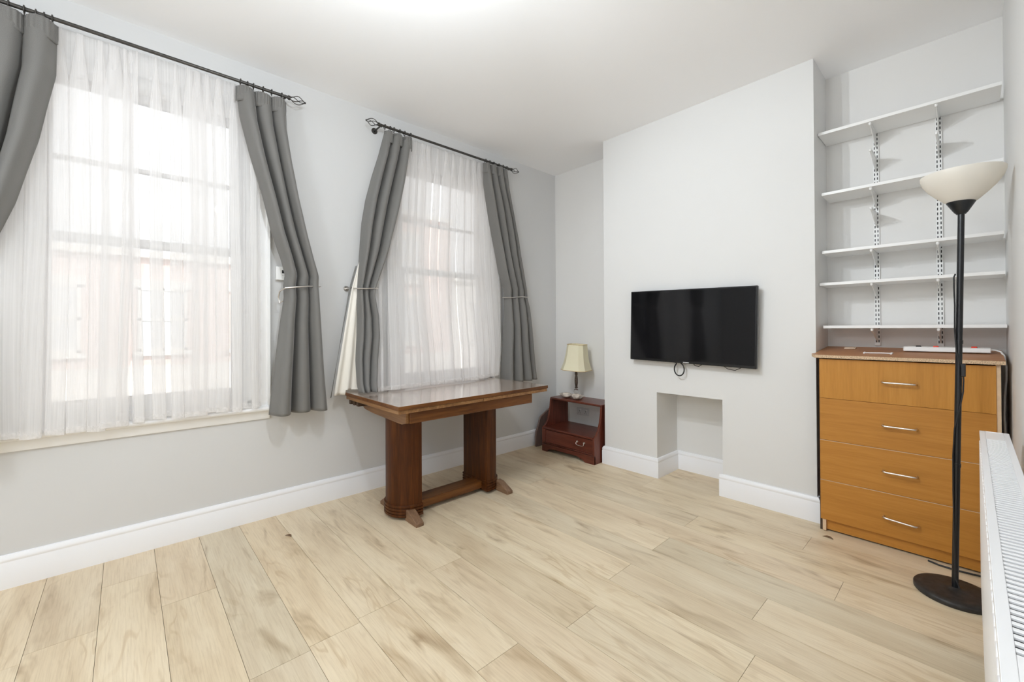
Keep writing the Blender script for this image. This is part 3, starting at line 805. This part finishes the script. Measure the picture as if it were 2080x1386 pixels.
for z, xa, xb, w in SH:
    for x, sd in ((2.572, 'left'), (2.838, 'right')):
        bracket(x, z-0.0175, '%s white bracket under the %s alcove shelf' % (sd, w if w != 'topmost' else 'top'))
bracket(2.572, 2.175, 'empty white bracket on the left rail below the top shelf')
bracket(2.572, 1.843, 'empty white bracket on the left rail below the second shelf')
bracket(2.838, 2.180, 'empty white bracket on the right rail below the top shelf')

# ------------------------------------------------------------------ chest of drawers
YF = 2.925
t = thing('chest_of_drawers', 'cherry coloured chest of four drawers standing in the alcove', 'chest of drawers', (2.70, 3.10, 0))
m = MB()
m.prism([(YF+0.018, 0), (3.34, 0), (3.34, 1.015), (YF+0.018, 0.982)], 'x', 2.358, 2.374)
m.build('side_panel', M_DARKIN, t)
m = MB(); m.prism([(YF+0.004, 0), (3.34, 0), (3.34, 1.015), (YF+0.004, 0.982)], 'x', 3.026, 3.042); m.build('side_panel', M_EDGE, t)
MB().box(2.374, 3.026, 3.32, 3.335, 0.01, 1.0).build('back_panel', M_DARKIN, t)
MB().box(2.374, 3.026, YF+0.03, 3.32, 0.94, 0.955).build('top_rail', M_DARKIN, t)
m = MB()
m.box(2.388, 3.022, YF+0.020, YF+0.034, 0.010, 0.072); m.build('plinth', M_CHEST, t)
MB().box(2.372, 2.388, YF+0.004, YF+0.035, 0.004, 0.070).build('plinth_end', M_EDGE, t, bevel=0.001)
DR = [(0.757, 0.978, M_CHESTV), (0.5195, 0.7535, M_CHEST), (0.293, 0.516, M_CHEST), (0.068, 0.2895, M_CHEST)]
HZ = [0.869, 0.643, 0.405, 0.168]
for i, ((za, zb, mt), hz) in enumerate(zip(DR, HZ)):
    m = MB(); m.box(2.364, 3.028, YF, YF+0.016, za, zb)
    d = m.build('drawer', mt, t, bevel=0.0012)
    if i in (1, 2, 3): MB().box(2.364, 3.028, YF+0.0005, YF+0.017, zb, zb+0.0022).build('edge_strip', M_EDGE if i > 1 else M_CHEST, d)
    if i == 0: MB().box(2.380, 3.02, YF+0.03, YF+0.2, zb-0.02, zb-0.01).build('drawer_box', M_DARKIN, d)
    xh0, xh1 = 2.636, 2.764
    dz = 0.0 if i < 3 else -0.008
    pts = [(xh0, YF, hz), (xh0, YF-0.020, hz+0.001), (xh0+0.005, YF-0.027, hz+0.001)] + [(lerp(xh0+0.01, xh1-0.01, k/6), YF-0.028, hz+dz*k/6) for k in range(7)] + [(xh1-0.004, YF-0.026, hz+dz), (xh1, YF-0.018, hz+dz), (xh1+(0.006 if i == 3 else 0), YF-(0.004 if i == 3 else 0), hz+dz-(0.004 if i == 3 else 0))]
    MB().tube(pts, 0.0048, 12).build('handle', M_NICKEL, d)
# loose worktop, tipped slightly forward, chipped at its left corner
R = Matrix.Rotation(math.radians(4.6), 4, 'X'); PVT = Vector((2.7, 2.905, 0.984))
m = MB()
m.prism([(2.345, 2.905), (3.056, 2.905), (3.056, 3.335), (2.330, 3.335), (2.330, 3.12), (2.333, 2.98), (2.322, 2.955)], 'z', 0.984, 1.0015)
for v in m.bm.verts: v.co = R @ (v.co-PVT) + PVT
# front and left rims are raw chipboard
m.bm.faces.ensure_lookup_table(); m.bm.normal_update()
for f in m.bm.faces:
    if abs(f.normal.z) < 0.5: f.material_index = 1
# the breast's corner keeps the left edge clear of the wall
m.build('worktop', [M_CHTOP, M_CHIP], t, bevel=0.0008)
def ztop(y): return 1.0015 + (y-2.905)*math.tan(math.radians(4.6)) + 0.0005

# power strip
py = 3.17
t = thing('power_strip', 'white extension socket block lying on the chest of drawers', 'power strip', (2.86, py, ztop(py)))
z0 = ztop(py)+0.0035
m = MB(); m.prism([(py-0.032, z0-0.0015), (py+0.032, z0+0.0025), (py+0.026, z0+0.027), (py-0.028, z0+0.023)], 'x', 2.700, 3.018)
m.build('housing', M_WPLAST, t, bevel=0.004)
for k in range(4):
    xk = 2.755+k*0.072; m = MB()
    m.box(xk-0.004, xk+0.004, py-0.003, py+0.003, z0+0.0245, z0+0.0256); m.box(xk-0.012, xk-0.006, py+0.008, py+0.012, z0+0.0245, z0+0.0260); m.box(xk+0.006, xk+0.012, py+0.008, py+0.012, z0+0.0245, z0+0.0260)
    m.build('socket', M_SLOT, t)
for xk, mt in ((2.760, M_SLOT), (2.826, M_RED), (2.962, M_RED)):
    MB().box(xk-0.010, xk+0.010, py-0.024, py-0.010, z0+0.021, z0+0.0305).build('switch', mt, t, bevel=0.002)
MB().tube([(3.016, py, z0+0.013), (3.035, py, z0+0.013), (3.050, py-0.01, z0+0.006), (3.059, py-0.03, z0-0.012), (3.065, py-0.06, 0.96), (3.064, py-0.07, 0.90), (3.058, py-0.08, 0.82), (3.056, py-0.09, 0.72), (3.060, py-0.10, 0.60), (3.060, py-0.10, 0.40), (3.058, py-0.11, 0.2), (3.058, py-0.12, 0.01)], 0.0042, 10).build('cable', M_WPLAST, t)
def on_top(name, label, cat, pts, th, y):
    zz = ztop(y)+0.001
    m = MB(); m.prism(pts, 'z', zz, zz+th)
    for v in m.bm.verts: v.co.z += (v.co.y-y)*math.tan(math.radians(4.6))
    o = m.build(name, M_SCRAP, None, bevel=0.002); tag(o, label, cat)
on_top('wooden_offcut', 'small pale wooden offcut at the left of the chest top', 'wood offcut', [(2.435, 3.19), (2.486, 3.20), (2.490, 3.225), (2.436, 3.213)], 0.009, 3.2)
m = MB(); zz = ztop(3.02)
m.tube([(2.545, 3.03, zz+0.004), (2.575, 3.025, zz+0.004), (2.63, 3.030, zz+0.005), (2.668, 3.024, zz+0.004)], 0.003, 8)
m.tube([(2.550, 3.02, zz+0.004), (2.550, 3.042, zz+0.006)], 0.0045, 8); m.tube([(2.662, 3.010, zz+0.004), (2.664, 3.04, zz+0.006)], 0.005, 8)
tag(m.build('plastic_strap', M_WPLAST, None), 'thin white plastic strap lying on the chest top in front of the socket block', 'strap')
# cable on the floor along the plinth
m = MB(); m.tube([(2.80, 2.915, 0.006), (2.84, 2.900, 0.005), (2.90, 2.897, 0.005), (2.95, 2.905, 0.005), (2.985, 2.912, 0.005), (3.03, 2.90, 0.005)], 0.0042, 8)
tag(m.build('floor_cable', M_CABLE, None), 'black cable lying on the floor along the chest plinth', 'cable')

# ------------------------------------------------------------------ floor lamp
BX, BY = 2.896, 2.635
t = thing('floor_lamp', 'black uplighter floor lamp with a frosted ivory bowl', 'floor lamp', (BX, BY, 0))
MB().lathe([(0, 0.0), (0.128, 0.0), (0.131, 0.004), (0.131, 0.017), (0.127, 0.022), (0.10, 0.025), (0.05, 0.028), (0.022, 0.032), (0.016, 0.037), (0, 0.037)], (BX, BY, 0), 72).build('base', M_LBASE, t, sharp=50)
LT = (2.927, 2.640)
def lp(z): k = (z-0.03)/1.61; return (lerp(BX, LT[0], k), lerp(BY, LT[1], k), z)
MB().tube([lp(0.03), lp(0.55), lp(1.05), lp(1.655)], 0.0108, 20).build('pole', M_LAMPK, t)
MB().tube([lp(0.555), lp(0.57)], 0.0125, 20).build('pole_joint', M_LAMPK, t)
MB().tube([lp(1.085), lp(1.10)], 0.0125, 20).build('pole_joint', M_LAMPK, t)
cz = Vector(lp(1.64)); 
MB().lathe([(0, 0.0), (0.014, 0.0), (0.022, 0.010), (0.0455, 0.052), (0.0455, 0.056), (0, 0.056)], (cz.x, cz.y, cz.z), 48).build('bowl_holder', M_LAMPK, t, sharp=50)
pr = [(0.034, 0.048), (0.050, 0.060), (0.078, 0.088), (0.103, 0.117), (0.121, 0.146), (0.128, 0.168), (0.1285, 0.180), (0.126, 0.180), (0.1185, 0.148), (0.101, 0.120), (0.076, 0.0915), (0.048, 0.0635), (0.034, 0.055)]
MB().lathe(pr, (cz.x+0.002, cz.y, cz.z-0.004), 72, closed_prof=True).build('lamp_shade', M_BOWL, t)
m = MB(); m.lathe([(0, 0.055), (0.014, 0.057), (0.016, 0.075), (0.026, 0.095), (0.026, 0.112), (0.012, 0.128), (0, 0.13)], (cz.x, cz.y, cz.z), 24); m.build('light_bulb', M_WPLAST, t)
def off(z, a, r=0.0135): q = lp(z); return (q[0]+r*math.cos(a), q[1]+r*math.sin(a), z)
pts = [off(1.385, 3.6, .016), off(1.37, 3.7, 0.022), off(1.33, 3.7, 0.021), off(1.25, 3.8, 0.018), off(1.15, 3.8, 0.017), off(1.05, 4.2), off(1.01, 4.9, .014), off(0.98, 5.6, .015), off(0.93, 6.0, .0155), off(0.88, 6.0, .015), off(0.80, 5.0), off(0.72, 4.0), off(0.60, 3.6), off(0.45, 3.9), off(0.25, 4.4), off(0.08, 4.8, .014), off(0.045, 5.2, 0.03)]
MB().tube(pts, 0.0028, 8).build('power_cord', M_CABLE, t)
m = MB(); q = off(0.975, 5.6, 0.018); m.box(q[0]-0.007, q[0]+0.007, q[1]-0.006, q[1]+0.006, 0.945, 1.0); m.build('cord_switch', M_CABLE, t, bevel=0.003)

# ------------------------------------------------------------------ radiator
RX0, RX1, RY0, RY1, RZ0, RZ1 = 2.9715, 3.040, 0.69, 2.375, 0.165, 0.765
t = thing('radiator', 'white panel radiator with a slotted top grille on the right wall', 'radiator', ((RX0+RX1)/2, 1.5, RZ0))
m = MB()
pr = [(RX0, RZ0)]
MB().box(RX0, RX0+0.010, RY0, RY1, RZ0, RZ1-0.006).build('front_panel', M_RAD, t, bevel=0.003)
m = MB()
k = 0
y = RY0+0.035
while y < RY1-0.03:
    m.box(RX0-0.0028, RX0+0.001, y, y+0.028, RZ0+0.03, RZ1-0.035); y += 0.0415
m.build('panel_ribs', M_RAD, t, bevel=0.002)
MB().box(RX1-0.010, RX1, RY0, RY1, RZ0, RZ1-0.006).build('rear_panel', M_RAD, t, bevel=0.003)
for y0, y1 in ((RY0-0.003, RY0+0.001), (RY1-0.001, RY1+0.003)): MB().box(RX0-0.001, RX1+0.001, y0, y1, RZ0, RZ1+0.001).build('side_cap', M_RAD, t, bevel=0.001)
MB().box(RX0+0.012, RX1-0.012, RY0+0.01, RY1-0.01, RZ0+0.02, RZ1-0.03).build('convector_fins', M_RADIN, t)
m = MB()
zt = RZ1
m.box(RX0-0.002, RX0+0.012, RY0-0.003, RY1+0.003, zt-0.012, zt+0.001)      # long rims
m.box(RX1-0.012, RX1+0.002, RY0-0.003, RY1+0.003, zt-0.012, zt+0.001)
m.box(RX0+0.012, RX1-0.012, RY0-0.003, RY0+0.10, zt-0.004, zt)
m.box(RX0+0.012, RX1-0.012, RY1-0.15, RY1+0.003, zt-0.004, zt)
y = RY0+0.10+0.0070
while y < RY1-0.15:
    m.prism([(y, zt-0.004), (y, zt), (y+0.0085, zt), (y+0.0085, zt-0.004)], 'x', RX0+0.012, RX1-0.012); y += 0.0175
m.build('top_grille', M_RAD, t, bevel=0.0008)
MB().tube([(3.005, RY1-0.05, RZ0+0.01), (3.005, RY1-0.05, 0.0)], 0.0075, 14).build('pipe', M_RAD, t)
MB().tube([(3.005, RY0+0.05, RZ0+0.01), (3.005, RY0+0.05, 0.0)], 0.0075, 14).build('pipe', M_RAD, t)
for y in (RY0+0.3, RY1-0.3): MB().box(RX1, WX-0.0005, y-0.015, y+0.015, RZ0+0.08, RZ1-0.08).build('wall_bracket', M_RADIN, t)

# ------------------------------------------------------------------ draw-leaf table
t = thing('dining_table', 'dark wooden draw leaf table with two pedestal legs under the far window', 'table', (0.47, 1.65, 0))
m = MB(); m.prism([(0.092, 1.092), (0.846, 1.092), (0.815, 2.325), (0.085, 2.33)], 'z', 0.7125, 0.735)
m.bm.normal_update()
for f in m.bm.faces:
    if abs(f.normal.z) < 0.5: f.material_index = 1
m.build('tabletop', [M_TBLTOP, M_TBLY], t, bevel=0.002)
m = MB(); m.prism([(0.100, 1.096), (0.838, 1.096), (0.826, 1.70), (0.100, 1.70)], 'z', 0.690, 0.711); m.build('draw_leaf', M_TBLEND, t, bevel=0.002)
m = MB(); m.prism([(0.100, 1.704), (0.826, 1.704), (0.812, 2.318), (0.095, 2.322)], 'z', 0.690, 0.711); m.build('draw_leaf', M_TBLEND, t, bevel=0.002)
# frame rails
MB().box(0.782, 0.806, 1.185, 2.165, 0.622, 0.689).build('apron', M_TBLY, t, bevel=0.004)
MB().box(0.14, 0.16, 1.20, 2.165, 0.622, 0.689).build('apron', M_TBLY, t, bevel=0.004)
m = MB(); m.prism([(0.16, 0.689), (0.16, 0.668), (0.20, 0.650), (0.24, 0.632), (0.36, 0.622), (0.69, 0.612), (0.74, 0.611), (0.765, 0.620), (0.79, 0.622), (0.79, 0.689)], 'y', 1.165, 1.190); m.build('end_rail', M_TBLEND, t, bevel=0.002)
MB().box(0.16, 0.782, 2.14, 2.163, 0.622, 0.689).build('end_rail', M_TBLEND, t, bevel=0.002)
for i, x in enumerate((0.14, 0.20, 0.26)): MB().box(x, x+0.028, 1.10+0.0*i, 1.60, 0.662, 0.6895).build('slide_bearer', M_DARKIN, t)
def dshape(cx, cy, a, b, sgn, n=22):
    """flat side on the inner face, bowed towards sgn*y"""
    return [(cx+a*math.cos(PI*i/n) if True else 0, cy+sgn*b*math.sin(PI*i/n)**0.8) for i in range(n+1)]
PC = 0.520
for cy, sgn in ((1.345, -1), (1.862, 1)):
    m = MB(); m.prism(dshape(PC, cy, 0.138, 0.155, sgn), 'z', 0.088, 0.689); m.prism
    m.build('pedestal', M_TBL, t, sharp=30)
    m = MB()
    for k in range(4): 
        z0 = 0.018+k*0.0185; g = 0.010 if k % 2 == 0 else 0.010
        m.prism(dshape(PC, cy-sgn*0.004, 0.138+g, 0.155+g+0.004, sgn), 'z', z0+0.002, z0+0.0165)
        m.prism(dshape(PC, cy-sgn*0.002, 0.138+g-0.008, 0.155+g-0.004, sgn), 'z', z0-0.001, z0+0.018)
    m.build('reeded_plinth', M_TBL, t, bevel=0.0015, sharp=30)
    fy = cy+sgn*0.075 if sgn < 0 else cy+0.120
    for sx, x0, x1 in ((1, PC+0.11, 0.765), (-1, PC-0.11, 0.292)):
        m = MB(); m.prism([(x0, 0.0), (x1, 0.0), (x1, 0.020), (x1-sx*0.012, 0.028), (x0+sx*0.04, 0.066), (x0, 0.070)], 'y', fy-0.025, fy+0.025)
        m.build('foot', M_FOOT, t, bevel=0.003)
m = MB(); m.box(0.480, 0.600, 1.33, 1.875, 0.028, 0.078); m.build('stretcher', M_TBLY, t, bevel=0.004)

# ------------------------------------------------------------------ mahogany cabinet in the left alcove
CXL, CXR = 0.190, 0.795
t = thing('bedside_cabinet', 'dark mahogany open-front cabinet with one drawer in the left alcove', 'cabinet', (0.5, 3.1, 0))
prof = [(3.28, 0.0), (3.28, 0.487), (3.045, 0.487), (3.030, 0.480), (3.028, 0.46), (3.022, 0.41), (3.008, 0.345), (2.985, 0.285), (2.955, 0.245), (2.925, 0.225), (2.918, 0.215), (2.918, 0.0)]
MB().prism([(y, z) for y, z in prof], 'x', CXR-0.018, CXR).build('side_panel', M_MAHV, t, bevel=0.0015, sharp=30)
MB().prism([(y, z) for y, z in prof], 'x', CXL, CXL+0.018).build('side_panel', M_MAHV, t, bevel=0.0015, sharp=30)
m = MB(); m.prism([(CXL-0.004, 3.285), (CXR+0.002, 3.285), (CXR+0.002, 3.03), (CXR-0.006, 3.022), (CXL+0.03, 3.022), (CXL, 3.035), (CXL-0.006, 3.06)], 'z', 0.476, 0.494); m.build('top', M_MAH, t, bevel=0.004)
m = MB(); m.prism([(2.925, 0.205), (2.915, 0.212), (2.915, 0.220), (2.925, 0.226), (3.28, 0.226), (3.28, 0.205)], 'x', CXL+0.018, CXR-0.018); m.build('shelf', M_MAH, t, sharp=30)
d = MB().box(CXL+0.045, CXR-0.020, 2.922, 2.938, 0.088, 0.204).build('drawer', M_MAH, t, bevel=0.002)
m = MB()
for x in (0.610, 0.690): m.lathe([(0, 0), (0.010, 0.0), (0.008, 0.006), (0.004, 0.010), (0, 0.011)], (0, 0, 0), 14)
m.bm.free(); m = MB()
for x in (0.612, 0.688): m.tube([(x, 2.922, 0.165), (x, 2.914, 0.165)], 0.0085, 14); m.tube([(x, 2.914, 0.165), (x, 2.908, 0.165)], 0.004, 10)
m.tube([(0.612, 2.908, 0.165), (0.607, 2.905, 0.155), (0.613, 2.903, 0.143), (0.628, 2.902, 0.140), (0.650, 2.902, 0.1385), (0.672, 2.902, 0.140), (0.687, 2.903, 0.143), (0.693, 2.905, 0.155), (0.688, 2.908, 0.165)], 0.0028, 8)
m.build('handle', M_NICKEL, d)
MB().box(CXL+0.018, CXL+0.045, 2.920, 2.94, 0.075, 0.205).build('stile', M_MAHV, t)
m = MB(); m.box(CXL+0.018, CXR-0.018, 2.916, 2.94, 0.076, 0.087); m.box(CXL, CXR, 2.913, 2.94, 0.064, 0.072); m.build('moulding', M_MAH, t, bevel=0.003)
m = MB(); m.prism([(CXL, 0.0), (CXL+0.06, 0.0), (CXL+0.072, 0.015), (CXL+0.09, 0.026), (CXL+0.13, 0.034), (CXR-0.20, 0.036), (CXR-0.165, 0.030), (CXR-0.150, 0.018), (CXR-0.135, 0.020), (CXR-0.118, 0.012), (CXR-0.10, 0.0), (CXR, 0.0), (CXR, 0.066), (CXL, 0.066)], 'y', 2.9175, 2.932); m.build('bracket_skirt', M_MAH, t)
o = MB().prism([(3.33, 0.0), (3.33, 0.36), (3.16, 0.352), (3.125, 0.335), (3.03, 0.285), (3.015, 0.26), (2.985, 0.18), (2.965, 0.15), (2.958, 0.10), (2.958, 0.0)], 'x', 0.052, 0.072).build('leaning_board', M_MAHB, None, bevel=0.002)
tag(o, 'dull brown shaped board standing between the cabinet and window wall', 'board')
# double socket behind the cabinet
t = thing('wall_socket', 'double wall socket seen through the open cabinet', 'socket', (0.352, YA, 0.3))
MB().box(0.278, 0.426, YA-0.010, YA, 0.298, 0.372).build('plate', mat('grey_white_plastic', (0.62, 0.62, 0.62), 0.4), t, bevel=0.003)
for x in (0.315, 0.389):
    m = MB(); m.box(x-0.003, x+0.003, YA-0.0112, YA-0.0098, 0.332, 0.341); m.box(x-0.013, x-0.006, YA-0.0112, YA-0.0098, 0.316, 0.320); m.box(x+0.006, x+0.013, YA-0.0112, YA-0.0098, 0.316, 0.320); m.build('pin_holes', M_SLOT, t)
    MB().box(x+0.010, x+0.018, YA-0.013, YA-0.0098, 0.345, 0.358).build('switch', M_WPLAST, t)

# table lamp
LX, LY, LZ = 0.410, 3.145, 0.494
t = thing('table_lamp', 'small table lamp with a cream shade on the mahogany cabinet', 'table lamp', (LX, LY, LZ))
def blob(m, c, r, seed, n=14):
    rnd = random.Random(seed); c = Vector(c); rings = []
    ph = [rnd.uniform(0, 6) for _ in range(4)]
    prof = []
    for i in range(n+1):
        a = PI*i/n; rr = []
        for k in range(20):
            b = 2*PI*k/20
            q = 1+0.16*math.sin(3*b+ph[0]+2*a)+0.10*math.sin(5*b+ph[1]-3*a)
            rr.append(c+Vector((r[0]*math.sin(a)*math.cos(b)*q, r[1]*math.sin(a)*math.sin(b)*q, r[2]*math.cos(a))))
        rings.append(rr)
    V = [m.verts(rr) if 0 < i < n else [m.bm.verts.new(rr[0])] for i, rr in enumerate(rings)]
    for a, b in zip(V, V[1:]):
        for k in range(20):
            k2 = (k+1) % 20
            if len(a) == 1: m.bm.faces.new([a[0], b[k], b[k2]])
            elif len(b) == 1: m.bm.faces.new([a[k], b[0], a[k2]])
            else: m.bm.faces.new([a[k], b[k], b[k2], a[k2]])
m = MB(); blob(m, (LX-0.085, LY-0.02, LZ+0.024), (0.070, 0.045, 0.025), 4); blob(m, (LX+0.055, LY-0.045, LZ+0.028), (0.048, 0.040, 0.029), 8); blob(m, (LX, LY+0.03, LZ+0.018), (0.06, 0.04, 0.018), 9)
m.build('stone_base', M_STONE, t, sharp=80)
g = MB(); g.lathe([(0, 0.020), (0.020, 0.022), (0.018, 0.030), (0.010, 0.040), (0.022, 0.055), (0.027, 0.068), (0.022, 0.082), (0.009, 0.094), (0.012, 0.100), (0, 0.10)], (LX+0.012, LY, LZ), 28)
mg = bpy.data.materials.new('clear_glass_stem'); mg.use_nodes = True
b = mg.node_tree.nodes['Principled BSDF']; b.inputs['Transmission Weight'].default_value = 0.92; b.inputs['Roughness'].default_value = 0.05; b.inputs['Base Color'].default_value = (0.95, 0.95, 0.95, 1); b.inputs['IOR'].default_value = 1.25
g.build('glass_stem', mg, t)
MB().lathe([(0, 0.098), (0.013, 0.099), (0.016, 0.106), (0.010, 0.112), (0.012, 0.125), (0.016, 0.150), (0.016, 0.180), (0.013, 0.205), (0.009, 0.222), (0.014, 0.228), (0.012, 0.240), (0.008, 0.290), (0, 0.290)], (LX+0.014, LY, LZ), 24).build('stem', M_BRONZE, t)
def cut_sq(w, c): return [(w, w-c), (w-c, w), (-(w-c), w), (-w, w-c), (-w, -(w-c)), (-(w-c), -w), (w-c, -w), (w, -(w-c))]
m = MB(); SC = Vector((LX+0.022, LY, LZ))
lv = [(0.272, 0.124, 0.045), (0.345, 0.102, 0.038), (0.42, 0.090, 0.034), (0.512, 0.080, 0.030)]
tilt = Matrix.Rotation(math.radians(3), 4, 'Y') @ Matrix.Rotation(math.radians(14), 4, 'Z')
def shade_ring(z, w, c, ins=0):
    pv = SC+Vector((0, 0, 0.4)); return m.verts([tilt @ (SC+Vector((x, y, z))-pv) + pv for x, y in cut_sq(w-ins, c)])
outr = [shade_ring(*q) for q in lv]; inr = [shade_ring(q[0], q[1], q[2], 0.0025) for q in lv]
for st in (outr, inr):
    for a, b2 in zip(st, st[1:]):
        for i in range(8): m.bm.faces.new([a[i], a[(i+1) % 8], b2[(i+1) % 8], b2[i]])
for a, b2 in ((outr[0], inr[0]), (outr[-1], inr[-1])):
    for i in range(8): m.bm.faces.new([a[i], a[(i+1) % 8], b2[(i+1) % 8], b2[i]])
sh = m.build('lamp_shade', M_SHADE, t, sharp=12)
M_BRAID = mat('gold_braid', (0.62, 0.47, 0.25), 0.6)
for z, w, c in (lv[0], lv[-1]):
    m = MB(); pv = SC+Vector((0, 0, 0.4)); m.tube([tilt @ (SC+Vector((x, y, z))-pv) + pv for x, y in cut_sq(w+0.001, c)], 0.0028, 6, closed=True)
    m.build('trim_band', M_BRAID, sh)

# dry leaves on the floor
def leaf(x, y, a, L, label):
    bm = bmesh.new(); uvl = bm.loops.layers.uv.new('cloth'); N = 10; rows = []
    for i in range(N+1):
        s = i/N; w = 0.16*L*math.sin(PI*s)**0.7+0.0004
        cx = L*(s-0.5); cy = 0.18*L*math.sin(PI*s)
        rows.append([bm.verts.new((cx, cy+w*k, 0.001+0.10*L*abs(k)*math.sin(PI*s)+0.02*L)) for k in (-1, 0, 1)])
    for r0, r1 in zip(rows, rows[1:]):
        for k in range(2): bm.faces.new([r0[k], r1[k], r1[k+1], r0[k+1]])
    me = bpy.data.meshes.new('dry_leaf'); bm.to_mesh(me); bm.free(); me.materials.append(M_LEAF)
    o = bpy.data.objects.new('dry_leaf', me); COL.objects.link(o); o.location = (x, y, 0.0); o.rotation_euler = (0, 0, a)
    s = o.modifiers.new('t', 'SOLIDIFY'); s.thickness = 0.0006
    tag(o, label, 'leaf')
leaf(0.356, 0.67, 0.5, 0.045, 'tiny brown curled leaf on the floor near the window wall')
leaf(2.412, 2.842, -0.1, 0.05, 'tiny dark curled leaf on the floor before the chest of drawers')

# ------------------------------------------------------------------ outside: houses across the street
struct(MB().box(-40, -0.3, -40, 60, -3.4, -3.2).build('ground_street', M_STREET))
def house(label, y0, y1, ztop_, front, ground):
    t = thing('brick_house', label, 'house', (-13, (y0+y1)/2, -3.2), 'houses across the street')
    MB().box(-19, -12, y0, y1, 0.2, ztop_).build('upper_wall', front, t)
    MB().box(-19, -11.98, y0, y1, -3.2, 0.2).build('ground_floor_wall', ground, t)
    MB().box(-19.1, -11.8, y0-0.02, y1+0.02, ztop_, ztop_+0.18).build('cornice', M_STUCCO, t)
    n = max(1, int((y1-y0)/2.1)); w = (y1-y0)/n
    for k in range(n):
        yc = y0+w*(k+0.5)
        for zc in (1.45, -1.5) if ztop_ < 4 else (3.9, 1.45, -1.5):
            f = MB(); a = 0.52; h = 0.85
            for q in ((yc-a, yc-a+0.07, zc-h, zc+h), (yc+a-0.07, yc+a, zc-h, zc+h), (yc-a, yc+a, zc+h-0.07, zc+h), (yc-a, yc+a, zc-h, zc-h+0.07), (yc-a, yc+a, zc-0.04, zc+0.04), (yc-0.02, yc+0.02, zc-h, zc+h)):
                f.box(-12.0+0.0, -11.93, *q)
            f.box(-12.0, -11.85, yc-a-0.1, yc+a+0.1, zc-h-0.12, zc-h); f.box(-12.0, -11.92, yc-a-0.1, yc+a+0.1, zc+h, zc+h+0.22)
            fo = f.build('window', M_STUCCO, t)
            MB().box(-11.99, -11.96, yc-a+0.02, yc+a-0.02, zc-h+0.02, zc+h-0.02).build('pane', M_HGLASS, fo)
house('pale brick terraced house seen through the near window', -4.5, 3.9, 3.1, M_BRICK, M_STUCCO)
house('taller brick house seen through the far window', 6.2, 10.2, 5.6, M_BRICK, M_STUCCO)
house('cream rendered house seen at the right of the far window', 10.25, 16.5, 3.2, M_STUCCO, M_STUCCO)
